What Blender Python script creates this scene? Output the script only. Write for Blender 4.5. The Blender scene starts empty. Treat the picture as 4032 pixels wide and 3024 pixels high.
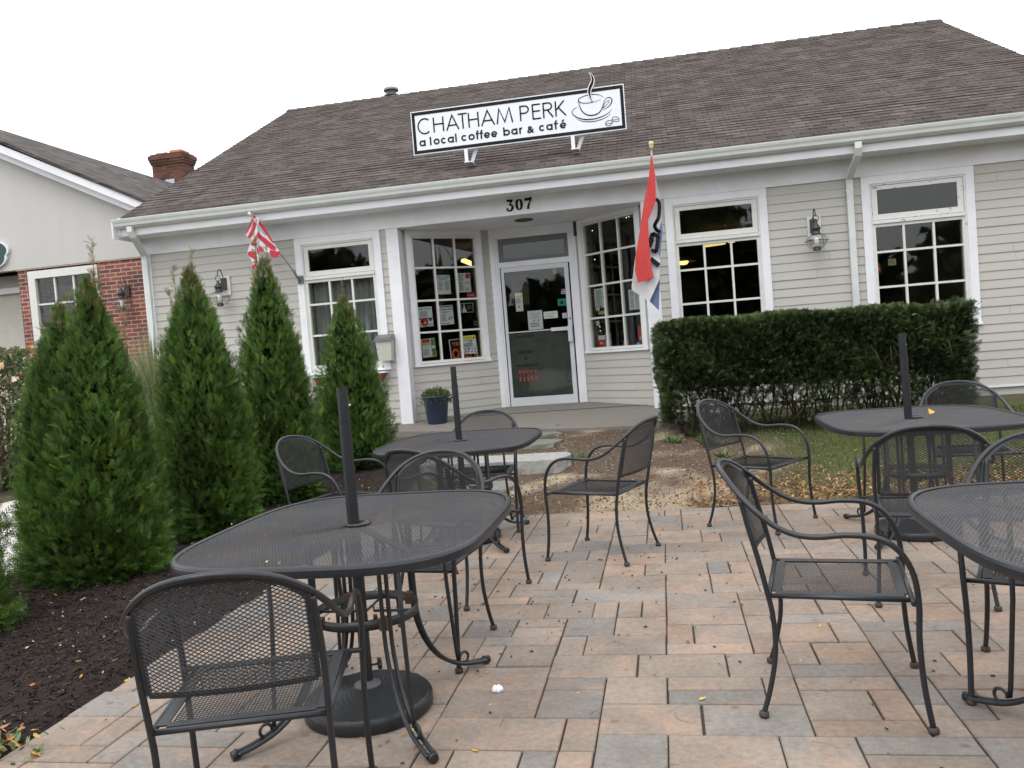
import bpy, math, random
import numpy as np
from mathutils import Vector, Matrix
random.seed(7); rng = np.random.default_rng(11)
S = bpy.context.scene
COL = S.collection
R = math.radians
# ------------------------------------------------------------------ camera
CY, CP, CR, FPX, CH = R(10.495), R(-2.48), R(-4.525), 3259.0, 1.34
fw = Vector((-math.sin(CY)*math.cos(CP), math.cos(CY)*math.cos(CP), math.sin(CP)))
r0 = Vector((math.cos(CY), math.sin(CY), 0)); u0 = r0.cross(fw)
rt = r0*math.cos(CR) + u0*math.sin(CR); up = -r0*math.sin(CR) + u0*math.cos(CR)
cam = bpy.data.cameras.new('camera'); camo = bpy.data.objects.new('camera', cam); COL.objects.link(camo)
camo.matrix_world = Matrix(((rt.x, up.x, -fw.x, 0), (rt.y, up.y, -fw.y, 0), (rt.z, up.z, -fw.z, CH), (0, 0, 0, 1)))
cam.sensor_fit = 'HORIZONTAL'; cam.sensor_width = 36; cam.lens = 36*FPX/4032; cam.clip_start = .05; cam.clip_end = 500
S.camera = camo
# ------------------------------------------------------------------ sky, sun, exposure
w = bpy.data.worlds.new('World'); S.world = w; w.use_nodes = True
nt = w.node_tree; nt.nodes.clear()
sky = nt.nodes.new('ShaderNodeTexSky'); sky.sky_type = 'NISHITA'; sky.sun_disc = False
SUN_EL, SUN_ROT = R(58), R(200)
sky.sun_elevation = SUN_EL; sky.sun_rotation = SUN_ROT; sky.air_density = 1.0; sky.dust_density = 6.0
bw = nt.nodes.new('ShaderNodeRGBToBW'); mul = nt.nodes.new('ShaderNodeMixRGB'); mul.inputs['Fac'].default_value = .93
cl = nt.nodes.new('ShaderNodeMixRGB'); cl.inputs['Fac'].default_value = .80     # cloud deck evens the sky out
cl.inputs['Color2'].default_value = (14.2, 14.5, 15.0, 1)
bg = nt.nodes.new('ShaderNodeBackground'); bg.inputs['Strength'].default_value = .10
wo = nt.nodes.new('ShaderNodeOutputWorld')
nt.links.new(sky.outputs[0], bw.inputs[0]); nt.links.new(sky.outputs[0], mul.inputs['Color1']); nt.links.new(bw.outputs[0], mul.inputs['Color2'])
nt.links.new(mul.outputs[0], cl.inputs['Color1']); nt.links.new(cl.outputs[0], bg.inputs[0]); nt.links.new(bg.outputs[0], wo.inputs[0])
sl = bpy.data.lights.new('sun', 'SUN'); sl.energy = .6; sl.angle = R(25); sl.color = (1, .97, .93)
so = bpy.data.objects.new('sun', sl); COL.objects.link(so)
sd = Vector((math.sin(SUN_ROT)*math.cos(SUN_EL), math.cos(SUN_ROT)*math.cos(SUN_EL), math.sin(SUN_EL)))
so.rotation_euler = sd.to_track_quat('Z', 'Y').to_euler(); so.location = (0, -5, 20)
S.view_settings.view_transform = 'Standard'; S.view_settings.look = 'None'; S.view_settings.exposure = 0.55; S.view_settings.gamma = 1
# ------------------------------------------------------------------ helpers
K = 4032/2212.
def ray(px, py):
    x = (px*K-2016)/FPX; y = (py*K-1512)/FPX
    return fw + rt*x - up*y
def W(px, py, Y):                      # photo point (2212 wide) on the plane y = Y
    d = ray(px, py); t = Y/d.y
    return Vector((0, 0, CH)) + d*t
def Gd(px, py, z=0):                   # photo point on the level z
    d = ray(px, py); t = (z-CH)/d.z
    return Vector((0, 0, CH)) + d*t
def tag(o, label=None, cat=None, group=None, kind=None):
    if label: o['label'] = label
    if cat: o['category'] = cat
    if group: o['group'] = group
    if kind: o['kind'] = kind
    return o
def thing(name, label, cat, loc=(0, 0, 0), rz=0, group=None):
    o = bpy.data.objects.new(name, None); COL.objects.link(o); o.empty_display_size = .1
    o.location = loc; o.rotation_euler = (0, 0, rz); return tag(o, label, cat, group)
def copy_tree(o, parent=None):
    c = o.copy(); COL.objects.link(c); c.parent = parent
    for ch in list(o.children): copy_tree(ch, c)
    return c
def offs(o):
    v = Vector((0, 0, 0))
    while o: v += o.location; o = o.parent
    return v
class Fr:                              # wall frame: u along, d outward, z up
    def __init__(s, a, b):
        s.o = Vector((a[0], a[1], 0)); s.U = (Vector((b[0], b[1], 0))-s.o); s.L = s.U.length; s.U.normalize(); s.N = Vector((s.U.y, -s.U.x, 0))
    def p(s, u, d, z): return s.o + s.U*u + s.N*d + Vector((0, 0, z))
class MB:
    def __init__(s): s.v = []; s.f = []; s.m = []; s.sm = []
    def face(s, pts, mi=0, sm=False):
        n = len(s.v); s.v += [tuple(p) for p in pts]; s.f.append(tuple(range(n, n+len(pts)))); s.m.append(mi); s.sm.append(sm)
    def mesh(s, V, F, mi=0, sm=False):
        n = len(s.v); s.v += [tuple(p) for p in V]
        for f in F: s.f.append(tuple(i+n for i in f)); s.m.append(mi); s.sm.append(sm)
    def hexa(s, P, mi=0):              # 8 points: bottom 4 ccw, top 4
        s.mesh(P, [(3, 2, 1, 0), (4, 5, 6, 7), (0, 1, 5, 4), (1, 2, 6, 5), (2, 3, 7, 6), (3, 0, 4, 7)], mi)
    def box(s, x0, x1, y0, y1, z0, z1, mi=0):
        s.hexa([(x0, y0, z0), (x1, y0, z0), (x1, y1, z0), (x0, y1, z0), (x0, y0, z1), (x1, y0, z1), (x1, y1, z1), (x0, y1, z1)], mi)
    def fbox(s, F, u0, u1, z0, z1, d0, d1, mi=0):   # d0 < d1 outward
        s.hexa([F.p(u0, d1, z0), F.p(u1, d1, z0), F.p(u1, d0, z0), F.p(u0, d0, z0), F.p(u0, d1, z1), F.p(u1, d1, z1), F.p(u1, d0, z1), F.p(u0, d0, z1)], mi)
    def tube(s, path, r, seg=8, mi=0, caps=True, closed=False, up0=None):
        P = [Vector(p) for p in path]; n = len(P); rr = r if isinstance(r, (list, tuple)) else [r]*n
        T = []
        for i in range(n):
            a = P[(i-1) % n] if (closed or i > 0) else P[i]; b = P[(i+1) % n] if (closed or i < n-1) else P[i]
            t = b-a; T.append(t.normalized() if t.length > 1e-9 else Vector((0, 0, 1)))
        ref = Vector(up0) if up0 else (Vector((0, 0, 1)) if abs(T[0].z) < .9 else Vector((1, 0, 0)))
        N = (ref - T[0]*ref.dot(T[0])).normalized(); base = len(s.v); prev = T[0]
        for i in range(n):
            if i: q = prev.rotation_difference(T[i]); N = q @ N; N = (N-T[i]*N.dot(T[i])).normalized(); prev = T[i]
            B = T[i].cross(N)
            for k in range(seg):
                a = 2*math.pi*k/seg; s.v.append(tuple(P[i] + (N*math.cos(a)+B*math.sin(a))*rr[i]))
        for i in range(n if closed else n-1):
            for k in range(seg):
                j = (i+1) % n; k2 = (k+1) % seg
                s.f.append((base+i*seg+k, base+i*seg+k2, base+j*seg+k2, base+j*seg+k)); s.m.append(mi); s.sm.append(True)
        if caps and not closed:
            s.f.append(tuple(base+k for k in range(seg))[::-1]); s.f.append(tuple(base+(n-1)*seg+k for k in range(seg))); s.m += [mi, mi]; s.sm += [False, False]
    def lathe(s, prof, seg=24, c=(0, 0, 0), mi=0, sm=True):
        base = len(s.v); n = len(prof)
        for (r_, z) in prof:
            for k in range(seg):
                a = 2*math.pi*k/seg; s.v.append((c[0]+r_*math.cos(a), c[1]+r_*math.sin(a), c[2]+z))
        for i in range(n-1):
            for k in range(seg):
                k2 = (k+1) % seg; s.f.append((base+i*seg+k, base+i*seg+k2, base+(i+1)*seg+k2, base+(i+1)*seg+k)); s.m.append(mi); s.sm.append(sm)
    def bar(s, a, b, w_, h_, mi=0, side=None):       # rectangular bar from a to b
        a, b = Vector(a), Vector(b); t = (b-a).normalized()
        sd_ = Vector(side) if side else (Vector((0, 0, 1)).cross(t) if abs(t.z) < .95 else Vector((1, 0, 0)))
        sd_ = (sd_-t*sd_.dot(t)).normalized(); n = t.cross(sd_)
        q = [-sd_*w_/2-n*h_/2, sd_*w_/2-n*h_/2, sd_*w_/2+n*h_/2, -sd_*w_/2+n*h_/2]
        s.hexa([a+q[0], a+q[1], a+q[2], a+q[3], b+q[0], b+q[1], b+q[2], b+q[3]], mi)
    def ribbon(s, pts, wd, F, d, mi=0, closed=False, th=0.0):     # flat stroke in the plane of frame F: pts (u,z)
        P = [Vector((p[0], p[1])) for p in pts]; n = len(P); ww = wd if isinstance(wd, (list, tuple)) else [wd]*n
        L = []; Rr = []
        for i in range(n):
            a = P[(i-1) % n] if (closed or i) else P[i]; b = P[(i+1) % n] if (closed or i < n-1) else P[i]
            t = (b-a); t = t.normalized() if t.length else Vector((1, 0)); nn = Vector((-t.y, t.x)); k = 1
            if (closed or 0 < i < n-1):
                t1 = (P[i]-a).normalized(); c_ = max(.45, nn.dot(Vector((-t1.y, t1.x)))); k = 1/c_
            L.append(P[i]+nn*ww[i]/2*k); Rr.append(P[i]-nn*ww[i]/2*k)
        for i in range(n if closed else n-1):
            j = (i+1) % n; q = [Rr[i], Rr[j], L[j], L[i]]
            s.face([F.p(p.x, d, p.y) for p in q], mi)
            if th: s.face([F.p(p.x, d-th, p.y) for p in q[::-1]], mi); s.face([F.p(L[i].x, d, L[i].y), F.p(L[j].x, d, L[j].y), F.p(L[j].x, d-th, L[j].y), F.p(L[i].x, d-th, L[i].y)], mi); s.face([F.p(Rr[i].x, d, Rr[i].y), F.p(Rr[j].x, d, Rr[j].y), F.p(Rr[j].x, d-th, Rr[j].y), F.p(Rr[i].x, d-th, Rr[i].y)], mi)
    def prism(s, pts3, off, mi=0):      # polygon pts (3D, ordered) extruded by vector off
        n = len(pts3); P = [Vector(p) for p in pts3]; Q = [p+Vector(off) for p in P]
        s.mesh(P+Q, [tuple(range(n))[::-1], tuple(range(n, 2*n))]+[(i, (i+1) % n, n+(i+1) % n, n+i) for i in range(n)], mi)
    def build(s, name, mats, parent=None, world=True):
        me = bpy.data.meshes.new(name)
        V = s.v
        if parent is not None and world:
            o_ = offs(parent); V = [(p[0]-o_.x, p[1]-o_.y, p[2]-o_.z) for p in V]
        me.from_pydata(V, [], s.f)
        for m_ in (mats if isinstance(mats, (list, tuple)) else [mats]): me.materials.append(m_)
        me.polygons.foreach_set('material_index', s.m); me.polygons.foreach_set('use_smooth', s.sm); me.update()
        o = bpy.data.objects.new(name, me); COL.objects.link(o)
        if parent is not None: o.parent = parent
        return o
def spline(pts, n=6, closed=False):     # Catmull-Rom
    P = [Vector(p) for p in pts]; out = []; m = len(P)
    for i in range(m if closed else m-1):
        p0 = P[(i-1) % m] if (closed or i) else P[0]; p1 = P[i]; p2 = P[(i+1) % m]; p3 = P[(i+2) % m] if (closed or i < m-2) else P[-1]
        for k in range(n):
            t = k/n; out.append(.5*((2*p1)+(p2-p0)*t+(2*p0-5*p1+4*p2-p3)*t*t+(3*p1-p0-3*p2+p3)*t**3))
    if not closed: out.append(P[-1])
    return out
_txt = {}
def text_geo(body, bold=0.0):
    key = (body, bold)
    if key not in _txt:
        cu = bpy.data.curves.new('t', 'FONT'); cu.body = body; cu.size = 1; cu.offset = bold; cu.resolution_u = 3
        ob = bpy.data.objects.new('t', cu); COL.objects.link(ob); dg = bpy.context.evaluated_depsgraph_get(); dg.update()
        me = bpy.data.meshes.new_from_object(ob.evaluated_get(dg))
        V = [tuple(v.co) for v in me.vertices]; Fc = [tuple(p.vertices) for p in me.polygons]
        bpy.data.objects.remove(ob); bpy.data.meshes.remove(me); bpy.data.curves.remove(cu); _txt[key] = (V, Fc)
    return _txt[key]
def text(mb, body, F, u0, u1, z, h, d, mi=0, bold=0.0, shear=0.0, rot=0.0):   # text fitted to u0..u1, capital height h
    V, Fc = text_geo(body, bold)
    if not V: return
    x0 = min(v[0] for v in V); x1 = max(v[0] for v in V); sx = (u1-u0)/(x1-x0); sz = h/.73
    cr, sr = math.cos(rot), math.sin(rot); P = []
    for v in V:
        a = (v[0]-x0)*sx+v[1]*sz*shear; b = v[1]*sz; P.append(F.p(u0+a*cr-b*sr, d, z+a*sr+b*cr))
    mb.mesh(P, Fc, mi)
def scatter(name, V, Fq, M, T, col, mat, parent=None, world=True):
    """n copies of a small template (all faces quads) as one mesh, with colour per copy"""
    V = np.asarray(V, float); Fq = np.asarray(Fq, int); n = len(T); nv = len(V); nf = len(Fq)
    P = np.einsum('nij,vj->nvi', M, V) + T[:, None, :]
    if parent is not None and world:
        o_ = offs(parent); P = P-np.array(o_)
    idx = (Fq[None]+(np.arange(n)*nv)[:, None, None]).reshape(-1)
    me = bpy.data.meshes.new(name); me.vertices.add(n*nv); me.vertices.foreach_set('co', P.reshape(-1).astype('f'))
    me.loops.add(len(idx)); me.loops.foreach_set('vertex_index', idx.astype('i')); me.polygons.add(n*nf)
    me.polygons.foreach_set('loop_start', (np.arange(n*nf)*Fq.shape[1]).astype('i'))
    me.update(calc_edges=True); me.validate()
    ca = me.color_attributes.new('tint', 'FLOAT_COLOR', 'POINT'); c4 = np.ones((n, nv, 4), 'f'); c4[:, :, :3] = np.asarray(col)[:, None, :]
    ca.data.foreach_set('color', c4.reshape(-1)); me.materials.append(mat)
    o = bpy.data.objects.new(name, me); COL.objects.link(o)
    if parent is not None: o.parent = parent
    return o
def basis(zdir, roll):
    z = zdir/np.linalg.norm(zdir, axis=1, keepdims=True); ref = np.where(np.abs(z[:, 2:3]) < .95, [[0, 0, 1.]], [[1., 0, 0]])
    x = np.cross(ref, z); x /= np.linalg.norm(x, axis=1, keepdims=True); y = np.cross(z, x)
    c, s_ = np.cos(roll)[:, None], np.sin(roll)[:, None]; X = x*c+y*s_; Y = -x*s_+y*c
    return np.stack([X, Y, z], axis=2)
# ------------------------------------------------------------------ materials
def lin(h):
    h = h.lstrip('#'); c = [int(h[i:i+2], 16)/255 for i in (0, 2, 4)]; return tuple((x/12.92 if x <= .04045 else ((x+.055)/1.055)**2.4) for x in c)
def mat(name, col, rough=.6, metal=0, spec=.5, noise=0, nscale=8, bump=0, bscale=60, col2=None, dirt=None):
    m = bpy.data.materials.new(name); m.use_nodes = True; t = m.node_tree; b = t.nodes['Principled BSDF']
    b.inputs['Base Color'].default_value = (*col, 1); b.inputs['Roughness'].default_value = rough; b.inputs['Metallic'].default_value = metal
    b.inputs['Specular IOR Level'].default_value = spec
    tc = t.nodes.new('ShaderNodeTexCoord')
    if noise or col2:
        n = t.nodes.new('ShaderNodeTexNoise'); n.inputs['Scale'].default_value = nscale; n.inputs['Detail'].default_value = 6; n.inputs['Roughness'].default_value = .65
        t.links.new(tc.outputs['Object'], n.inputs['Vector'])
        mx = t.nodes.new('ShaderNodeMixRGB'); c2 = col2 or tuple(c*(1-noise) for c in col)
        mx.inputs['Color1'].default_value = (*col, 1); mx.inputs['Color2'].default_value = (*c2, 1)
        rp = t.nodes.new('ShaderNodeValToRGB'); rp.color_ramp.elements[0].position = .38; rp.color_ramp.elements[1].position = .66
        t.links.new(n.outputs['Fac'], rp.inputs[0]); t.links.new(rp.outputs[0], mx.inputs['Fac']); t.links.new(mx.outputs[0], b.inputs['Base Color'])
    if bump:
        n2 = t.nodes.new('ShaderNodeTexNoise'); n2.inputs['Scale'].default_value = bscale; n2.inputs['Detail'].default_value = 5
        t.links.new(tc.outputs['Object'], n2.inputs['Vector']); bp = t.nodes.new('ShaderNodeBump'); bp.inputs['Strength'].default_value = bump; bp.inputs['Distance'].default_value = .01
        t.links.new(n2.outputs['Fac'], bp.inputs['Height']); t.links.new(bp.outputs[0], b.inputs['Normal'])
    return m
def tintmat(name, rough=.6, trans=0.0, spec=.3):
    m = bpy.data.materials.new(name); m.use_nodes = True; t = m.node_tree; b = t.nodes['Principled BSDF']
    a = t.nodes.new('ShaderNodeVertexColor'); a.layer_name = 'tint'; t.links.new(a.outputs[0], b.inputs['Base Color'])
    b.inputs['Roughness'].default_value = rough; b.inputs['Specular IOR Level'].default_value = spec
    if trans:
        tr = t.nodes.new('ShaderNodeBsdfTranslucent'); t.links.new(a.outputs[0], tr.inputs[0]); ms = t.nodes.new('ShaderNodeMixShader'); ms.inputs[0].default_value = trans
        t.links.new(b.outputs[0], ms.inputs[1]); t.links.new(tr.outputs[0], ms.inputs[2]); t.links.new(ms.outputs[0], t.nodes['Material Output'].inputs[0])
    return m
def emis(name, col, s):
    m = bpy.data.materials.new(name); m.use_nodes = True; b = m.node_tree.nodes['Principled BSDF']; b.inputs['Emission Color'].default_value = (*col, 1); b.inputs['Emission Strength'].default_value = s; b.inputs['Base Color'].default_value = (*col, 1); return m
def glassmat(name, tint=(.8, .82, .8), rough=.02):
    m = bpy.data.materials.new(name); m.use_nodes = True; t = m.node_tree; t.nodes.remove(t.nodes['Principled BSDF'])
    tr = t.nodes.new('ShaderNodeBsdfTransparent'); tr.inputs[0].default_value = (*tint, 1); gl = t.nodes.new('ShaderNodeBsdfGlossy'); gl.inputs['Roughness'].default_value = rough
    fr = t.nodes.new('ShaderNodeFresnel'); fr.inputs['IOR'].default_value = 1.5; ms = t.nodes.new('ShaderNodeMixShader')
    ge = t.nodes.new('ShaderNodeNewGeometry'); mr = t.nodes.new('ShaderNodeMapRange'); mr.inputs['To Min'].default_value = 1.5; mr.inputs['To Max'].default_value = 1/1.5; t.links.new(ge.outputs['Backfacing'], mr.inputs['Value']); t.links.new(mr.outputs[0], fr.inputs['IOR'])
    n = t.nodes.new('ShaderNodeTexNoise'); n.inputs['Scale'].default_value = 1.6; n.inputs['Detail'].default_value = 1; bp = t.nodes.new('ShaderNodeBump'); bp.inputs['Strength'].default_value = .06; bp.inputs['Distance'].default_value = .05
    tc = t.nodes.new('ShaderNodeTexCoord'); t.links.new(tc.outputs['Object'], n.inputs['Vector']); t.links.new(n.outputs['Fac'], bp.inputs['Height']); t.links.new(bp.outputs[0], gl.inputs['Normal'])
    t.links.new(fr.outputs[0], ms.inputs[0]); t.links.new(tr.outputs[0], ms.inputs[1]); t.links.new(gl.outputs[0], ms.inputs[2]); t.links.new(ms.outputs[0], t.nodes['Material Output'].inputs[0])
    return m
M_trim = mat('white_trim_paint', (.80, .81, .84), .5, noise=.10, nscale=2.5, bump=.05, bscale=30)
M_trim2 = mat('cream_window_paint', (.70, .70, .66), .55, noise=.10, nscale=5, bump=.06, bscale=40)
def peeling():
    m = mat('peeling_white_paint', (.72, .72, .70), .6, bump=.3, bscale=35); t = m.node_tree; b = t.nodes['Principled BSDF']
    tc = t.nodes.new('ShaderNodeTexCoord'); mp = t.nodes.new('ShaderNodeMapping'); mp.inputs['Scale'].default_value = (9, 9, 22); n = t.nodes.new('ShaderNodeTexNoise'); n.inputs['Scale'].default_value = 1; n.inputs['Detail'].default_value = 8; n.inputs['Roughness'].default_value = .7
    rp = t.nodes.new('ShaderNodeValToRGB'); rp.color_ramp.elements[0].position = .60; rp.color_ramp.elements[1].position = .625; rp.color_ramp.elements[0].color = (.72, .72, .70, 1); rp.color_ramp.elements[1].color = (.33, .31, .28, 1)
    t.links.new(tc.outputs['Object'], mp.inputs[0]); t.links.new(mp.outputs[0], n.inputs['Vector']); t.links.new(n.outputs['Fac'], rp.inputs[0]); t.links.new(rp.outputs[0], b.inputs['Base Color']); return m
M_peel = peeling()
M_gutter = mat('gutter_aluminium_paint', (.66, .69, .67), .3, noise=.12, nscale=3)
def streaky(name, c1, c2, sc, rough=.65):
    m = mat(name, c1, rough, bump=.08, bscale=50); t = m.node_tree; b = t.nodes['Principled BSDF']
    tc = t.nodes.new('ShaderNodeTexCoord'); mp = t.nodes.new('ShaderNodeMapping'); mp.inputs['Scale'].default_value = sc
    n = t.nodes.new('ShaderNodeTexNoise'); n.inputs['Scale'].default_value = 1; n.inputs['Detail'].default_value = 6; mx = t.nodes.new('ShaderNodeMixRGB'); mx.inputs['Color1'].default_value = (*c1, 1); mx.inputs['Color2'].default_value = (*c2, 1)
    t.links.new(tc.outputs['Object'], mp.inputs[0]); t.links.new(mp.outputs[0], n.inputs['Vector']); t.links.new(n.outputs['Fac'], mx.inputs['Fac']); t.links.new(mx.outputs[0], b.inputs['Base Color']); return m
M_siding = streaky('greige_clapboard', (.50, .485, .445), (.43, .415, .375), (1.2, 1.2, 9))
M_board = streaky('pale_vertical_boards', (.53, .52, .495), (.48, .47, .445), (6, 6, .8))
M_metal = mat('charcoal_powder_coat', (.013, .017, .023), .36, spec=.5, nscale=22, bump=.06, bscale=300, col2=(.024, .022, .023))
M_mesh = mat('expanded_metal', (.030, .033, .038), .40, spec=.5, nscale=7, col2=(.036, .030, .026))
M_mesh2 = mat('table_expanded_metal', (.060, .068, .082), .30, spec=.9, nscale=5, col2=(.10, .085, .075))  # sky sheen painted into a paler base colour; browner second tone is rust
M_rust = mat('rusty_steel', (.10, .045, .025), .8, noise=.5, nscale=40)
M_foot = mat('foot_cap', (.06, .045, .036), .7, noise=.4, nscale=60)
M_black = mat('black_plastic', (.015, .015, .016), .45)
M_blk = mat('black_print', (.008, .009, .011), .7, spec=.25)
M_white = mat('white_board', (.76, .78, .82), .4)
M_paper = mat('paper', (.84, .86, .90), .7)
M_grayp = mat('grey_print', (.18, .19, .22), .7)
M_red = mat('red_print', (.55, .03, .03), .6); M_orange = mat('orange_print', (.95, .13, .02), .5); M_yel = mat('yellow_print', (.85, .62, .06), .6)
M_teal = mat('teal_sticker', (.03, .38, .30), .5); M_blue = mat('blue_print', (.03, .12, .45), .5); M_grn = mat('green_print', (.12, .26, .08), .6); M_tan = mat('tan_card', (.55, .48, .28), .6)
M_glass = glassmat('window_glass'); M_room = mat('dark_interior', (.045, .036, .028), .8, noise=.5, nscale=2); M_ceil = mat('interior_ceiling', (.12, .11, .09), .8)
M_wood = mat('raw_jamb_wood', (.30, .20, .12), .7, noise=.3, nscale=10)
M_curtain = mat('grey_curtain', (.42, .42, .42), .9, noise=.3, nscale=4)
def brickmat(name, c1, c2, mortar, bw_=.21, bh=.068, msz=.006, off=.5, bumpd=.006, noise=True, axis='xz', slope=1.0, rough=.85, bias=0.0):
    m = bpy.data.materials.new(name); m.use_nodes = True; t = m.node_tree; b = t.nodes['Principled BSDF']; b.inputs['Roughness'].default_value = rough; b.inputs['Specular IOR Level'].default_value = .25
    tc = t.nodes.new('ShaderNodeTexCoord'); sp = t.nodes.new('ShaderNodeSeparateXYZ'); t.links.new(tc.outputs['Object'], sp.inputs[0])
    ad = t.nodes.new('ShaderNodeMath'); ad.operation = 'ADD'; t.links.new(sp.outputs[0], ad.inputs[0]); t.links.new(sp.outputs[1], ad.inputs[1])
    cb = t.nodes.new('ShaderNodeCombineXYZ')
    if axis == 'xz': t.links.new(ad.outputs[0], cb.inputs[0])
    else: t.links.new(sp.outputs[0 if axis == 'x' else 1], cb.inputs[0])
    ms = t.nodes.new('ShaderNodeMath'); ms.operation = 'MULTIPLY'; ms.inputs[1].default_value = slope; t.links.new(sp.outputs[2], ms.inputs[0]); t.links.new(ms.outputs[0], cb.inputs[1])
    br = t.nodes.new('ShaderNodeTexBrick'); br.offset = off; br.inputs['Scale'].default_value = 1; br.inputs['Brick Width'].default_value = bw_; br.inputs['Row Height'].default_value = bh; br.inputs['Mortar Size'].default_value = msz; br.inputs['Mortar Smooth'].default_value = .2; br.inputs['Bias'].default_value = bias
    br.inputs['Color1'].default_value = (*c1, 1); br.inputs['Color2'].default_value = (*c2, 1); br.inputs['Mortar'].default_value = (*mortar, 1)
    t.links.new(cb.outputs[0], br.inputs['Vector'])
    n = t.nodes.new('ShaderNodeTexNoise'); n.inputs['Scale'].default_value = 3; n.inputs['Detail'].default_value = 8; t.links.new(tc.outputs['Object'], n.inputs['Vector'])
    mx = t.nodes.new('ShaderNodeMixRGB'); mx.blend_type = 'MULTIPLY'; mx.inputs['Fac'].default_value = .7; rp = t.nodes.new('ShaderNodeValToRGB'); rp.color_ramp.elements[0].color = (.55, .55, .55, 1); rp.color_ramp.elements[1].color = (1.15, 1.12, 1.1, 1); rp.color_ramp.elements[0].position = .3; rp.color_ramp.elements[1].position = .7
    t.links.new(n.outputs['Fac'], rp.inputs[0]); t.links.new(br.outputs[0], mx.inputs['Color1']); t.links.new(rp.outputs[0], mx.inputs['Color2']); t.links.new(mx.outputs[0], b.inputs['Base Color'])
    bp = t.nodes.new('ShaderNodeBump'); bp.invert = True; bp.inputs['Strength'].default_value = .8; bp.inputs['Distance'].default_value = bumpd; t.links.new(br.outputs['Fac'], bp.inputs['Height']); t.links.new(bp.outputs[0], b.inputs['Normal'])
    return m
M_brick = brickmat('red_brick', (.36, .105, .075), (.17, .065, .055), (.40, .36, .31), bh=.0675, bw_=.2, msz=.009)
M_chim = brickmat('old_brown_brick', (.17, .065, .04), (.07, .035, .025), (.13, .10, .08))
M_found = brickmat('painted_foundation_brick', (.20, .17, .15), (.12, .08, .065), (.16, .14, .125))
SL = (7.0-3.68)/(17.6-11.15)
M_sh = brickmat('brown_asphalt_shingle', (.130, .108, .096), (.074, .060, .054), (.028, .022, .020), bw_=.21, bh=.140*math.sin(math.atan(SL)), msz=.005, off=.37, bumpd=.004, axis='x', rough=.95)
M_sh2 = brickmat('mottled_grey_shingle', (.13, .115, .105), (.045, .038, .036), (.05, .045, .04), bw_=.22, bh=.12*.447, msz=.002, off=.43, bumpd=.003, axis='y', rough=.95)
D = 11.6
bld = thing('cafe_building', 'long greige clapboard cafe with a brown shingle roof and a recessed white glass door', 'building', (-1.2, 17, 0))
FR = Fr((-7.75, D), (5.3, D))           # facade frame u = x + 7.75
def X(x): return x+7.75
EXP = .1131
def clap(mb, F, u0, u1, z0, z1, d=0.0, d2=None):
    """lapped boards between z0 and z1; board lines fall on one grid"""
    k0 = math.floor((z0-.37)/EXP+1e-6); k1 = math.ceil((z1-.37)/EXP-1e-6)
    for k in range(k0, k1):
        a = max(z0, .37+k*EXP); b = min(z1, .37+(k+1)*EXP+.012)
        cuts = [u0]
        if u1-u0 > .9 and random.random() < .45: cuts.append(u0+(u1-u0)*random.uniform(.2, .8))
        cuts.append(u1)
        for ua, ub in zip(cuts, cuts[1:]):
            jit = random.uniform(-.0016, .0016); ub2 = ub-.0025 if ub != u1 else ub; sg_ = random.uniform(-.0012, .0012)
            mb.hexa([F.p(ua, d+.015+jit, a+sg_), F.p(ub2, d+.015+jit, a-sg_), F.p(ub2, d, a-sg_), F.p(ua, d, a+sg_), F.p(ua, d+.003+jit, b), F.p(ub2, d+.003+jit, b), F.p(ub2, d, b), F.p(ua, d, b)])
wins = [(-5.25, -3.92), (.15, 1.49), (2.68, 4.04)]
sid = MB()
segs = [(-7.62, -5.25), (-3.92, -3.83), (0.02, .15), (1.49, 2.68), (4.04, 5.3)]
for i, (a, b) in enumerate(segs):
    clap(sid, FR, X(a), X(b), .37, 3.21)
    if i < 1: clap(sid, FR, X(wins[0][0]), X(wins[0][1]), .37, 1.19)
    if i == 1: sid.build('siding', M_siding, bld); sid = MB()
for a, b in wins[1:]: clap(sid, FR, X(a), X(b), .37, 1.19)
sid.build('siding', M_siding, bld)
# solid walls behind the boards (back, sides, gables)
wl = MB()
for a, b in [(-7.75, -5.1), (-4.06, -3.83), (-.04, .29), (1.35, 2.82), (3.9, 5.3)]: wl.fbox(FR, X(a), X(b), .05, 3.5, -.14, -.002)
for a, b in wins: wl.fbox(FR, X(a)+.15, X(b)-.15, .05, 1.24, -.14, -.002)
wl.fbox(FR, X(-5.1), X(-4.06), 3.08, 3.5, -.14, -.002); wl.fbox(FR, X(.29), X(1.35), 3.08, 3.5, -.14, -.002); wl.fbox(FR, X(2.82), X(3.9), 3.08, 3.5, -.14, -.002)
wl.box(-7.75, -7.6, 11.75, 23.4, .05, 3.5); wl.box(5.15, 5.3, 11.75, 23.4, .05, 3.5); wl.box(-7.6, 5.15, 23.25, 23.4, .05, 3.5)
for x in (-7.75, 5.16): wl.prism([(x, 11.7, 3.5), (x, 23.4, 3.5), (x, 17.6, 6.85)], (.14, 0, 0))
wl.build('wall', M_siding, bld)
fd = MB(); fd.box(-7.72, -3.9, 11.63, 11.75, -.1, .368); fd.build('foundation', M_found, bld); fd = MB(); fd.box(.02, 5.28, 11.63, 11.75, -.1, .368); fd.build('foundation', M_found, bld)
tr = MB()
tr.fbox(FR, X(-7.75), X(-7.61), .33, 3.2, 0, .028); tr.box(-7.778, -7.752, 11.6, 11.74, .33, 3.2)
ut_ = MB(); ut_.fbox(FR, X(.02), X(5.3), .345, .369, -.03, .03); ut_.build('base_strip', M_trim, bld)
tr.build('corner_board', M_trim, bld)
fz = MB()
fz.fbox(FR, X(-7.78), X(5.33), 3.20, 3.445, -.02, .030)
fz.build('frieze_board', M_trim, bld)
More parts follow.
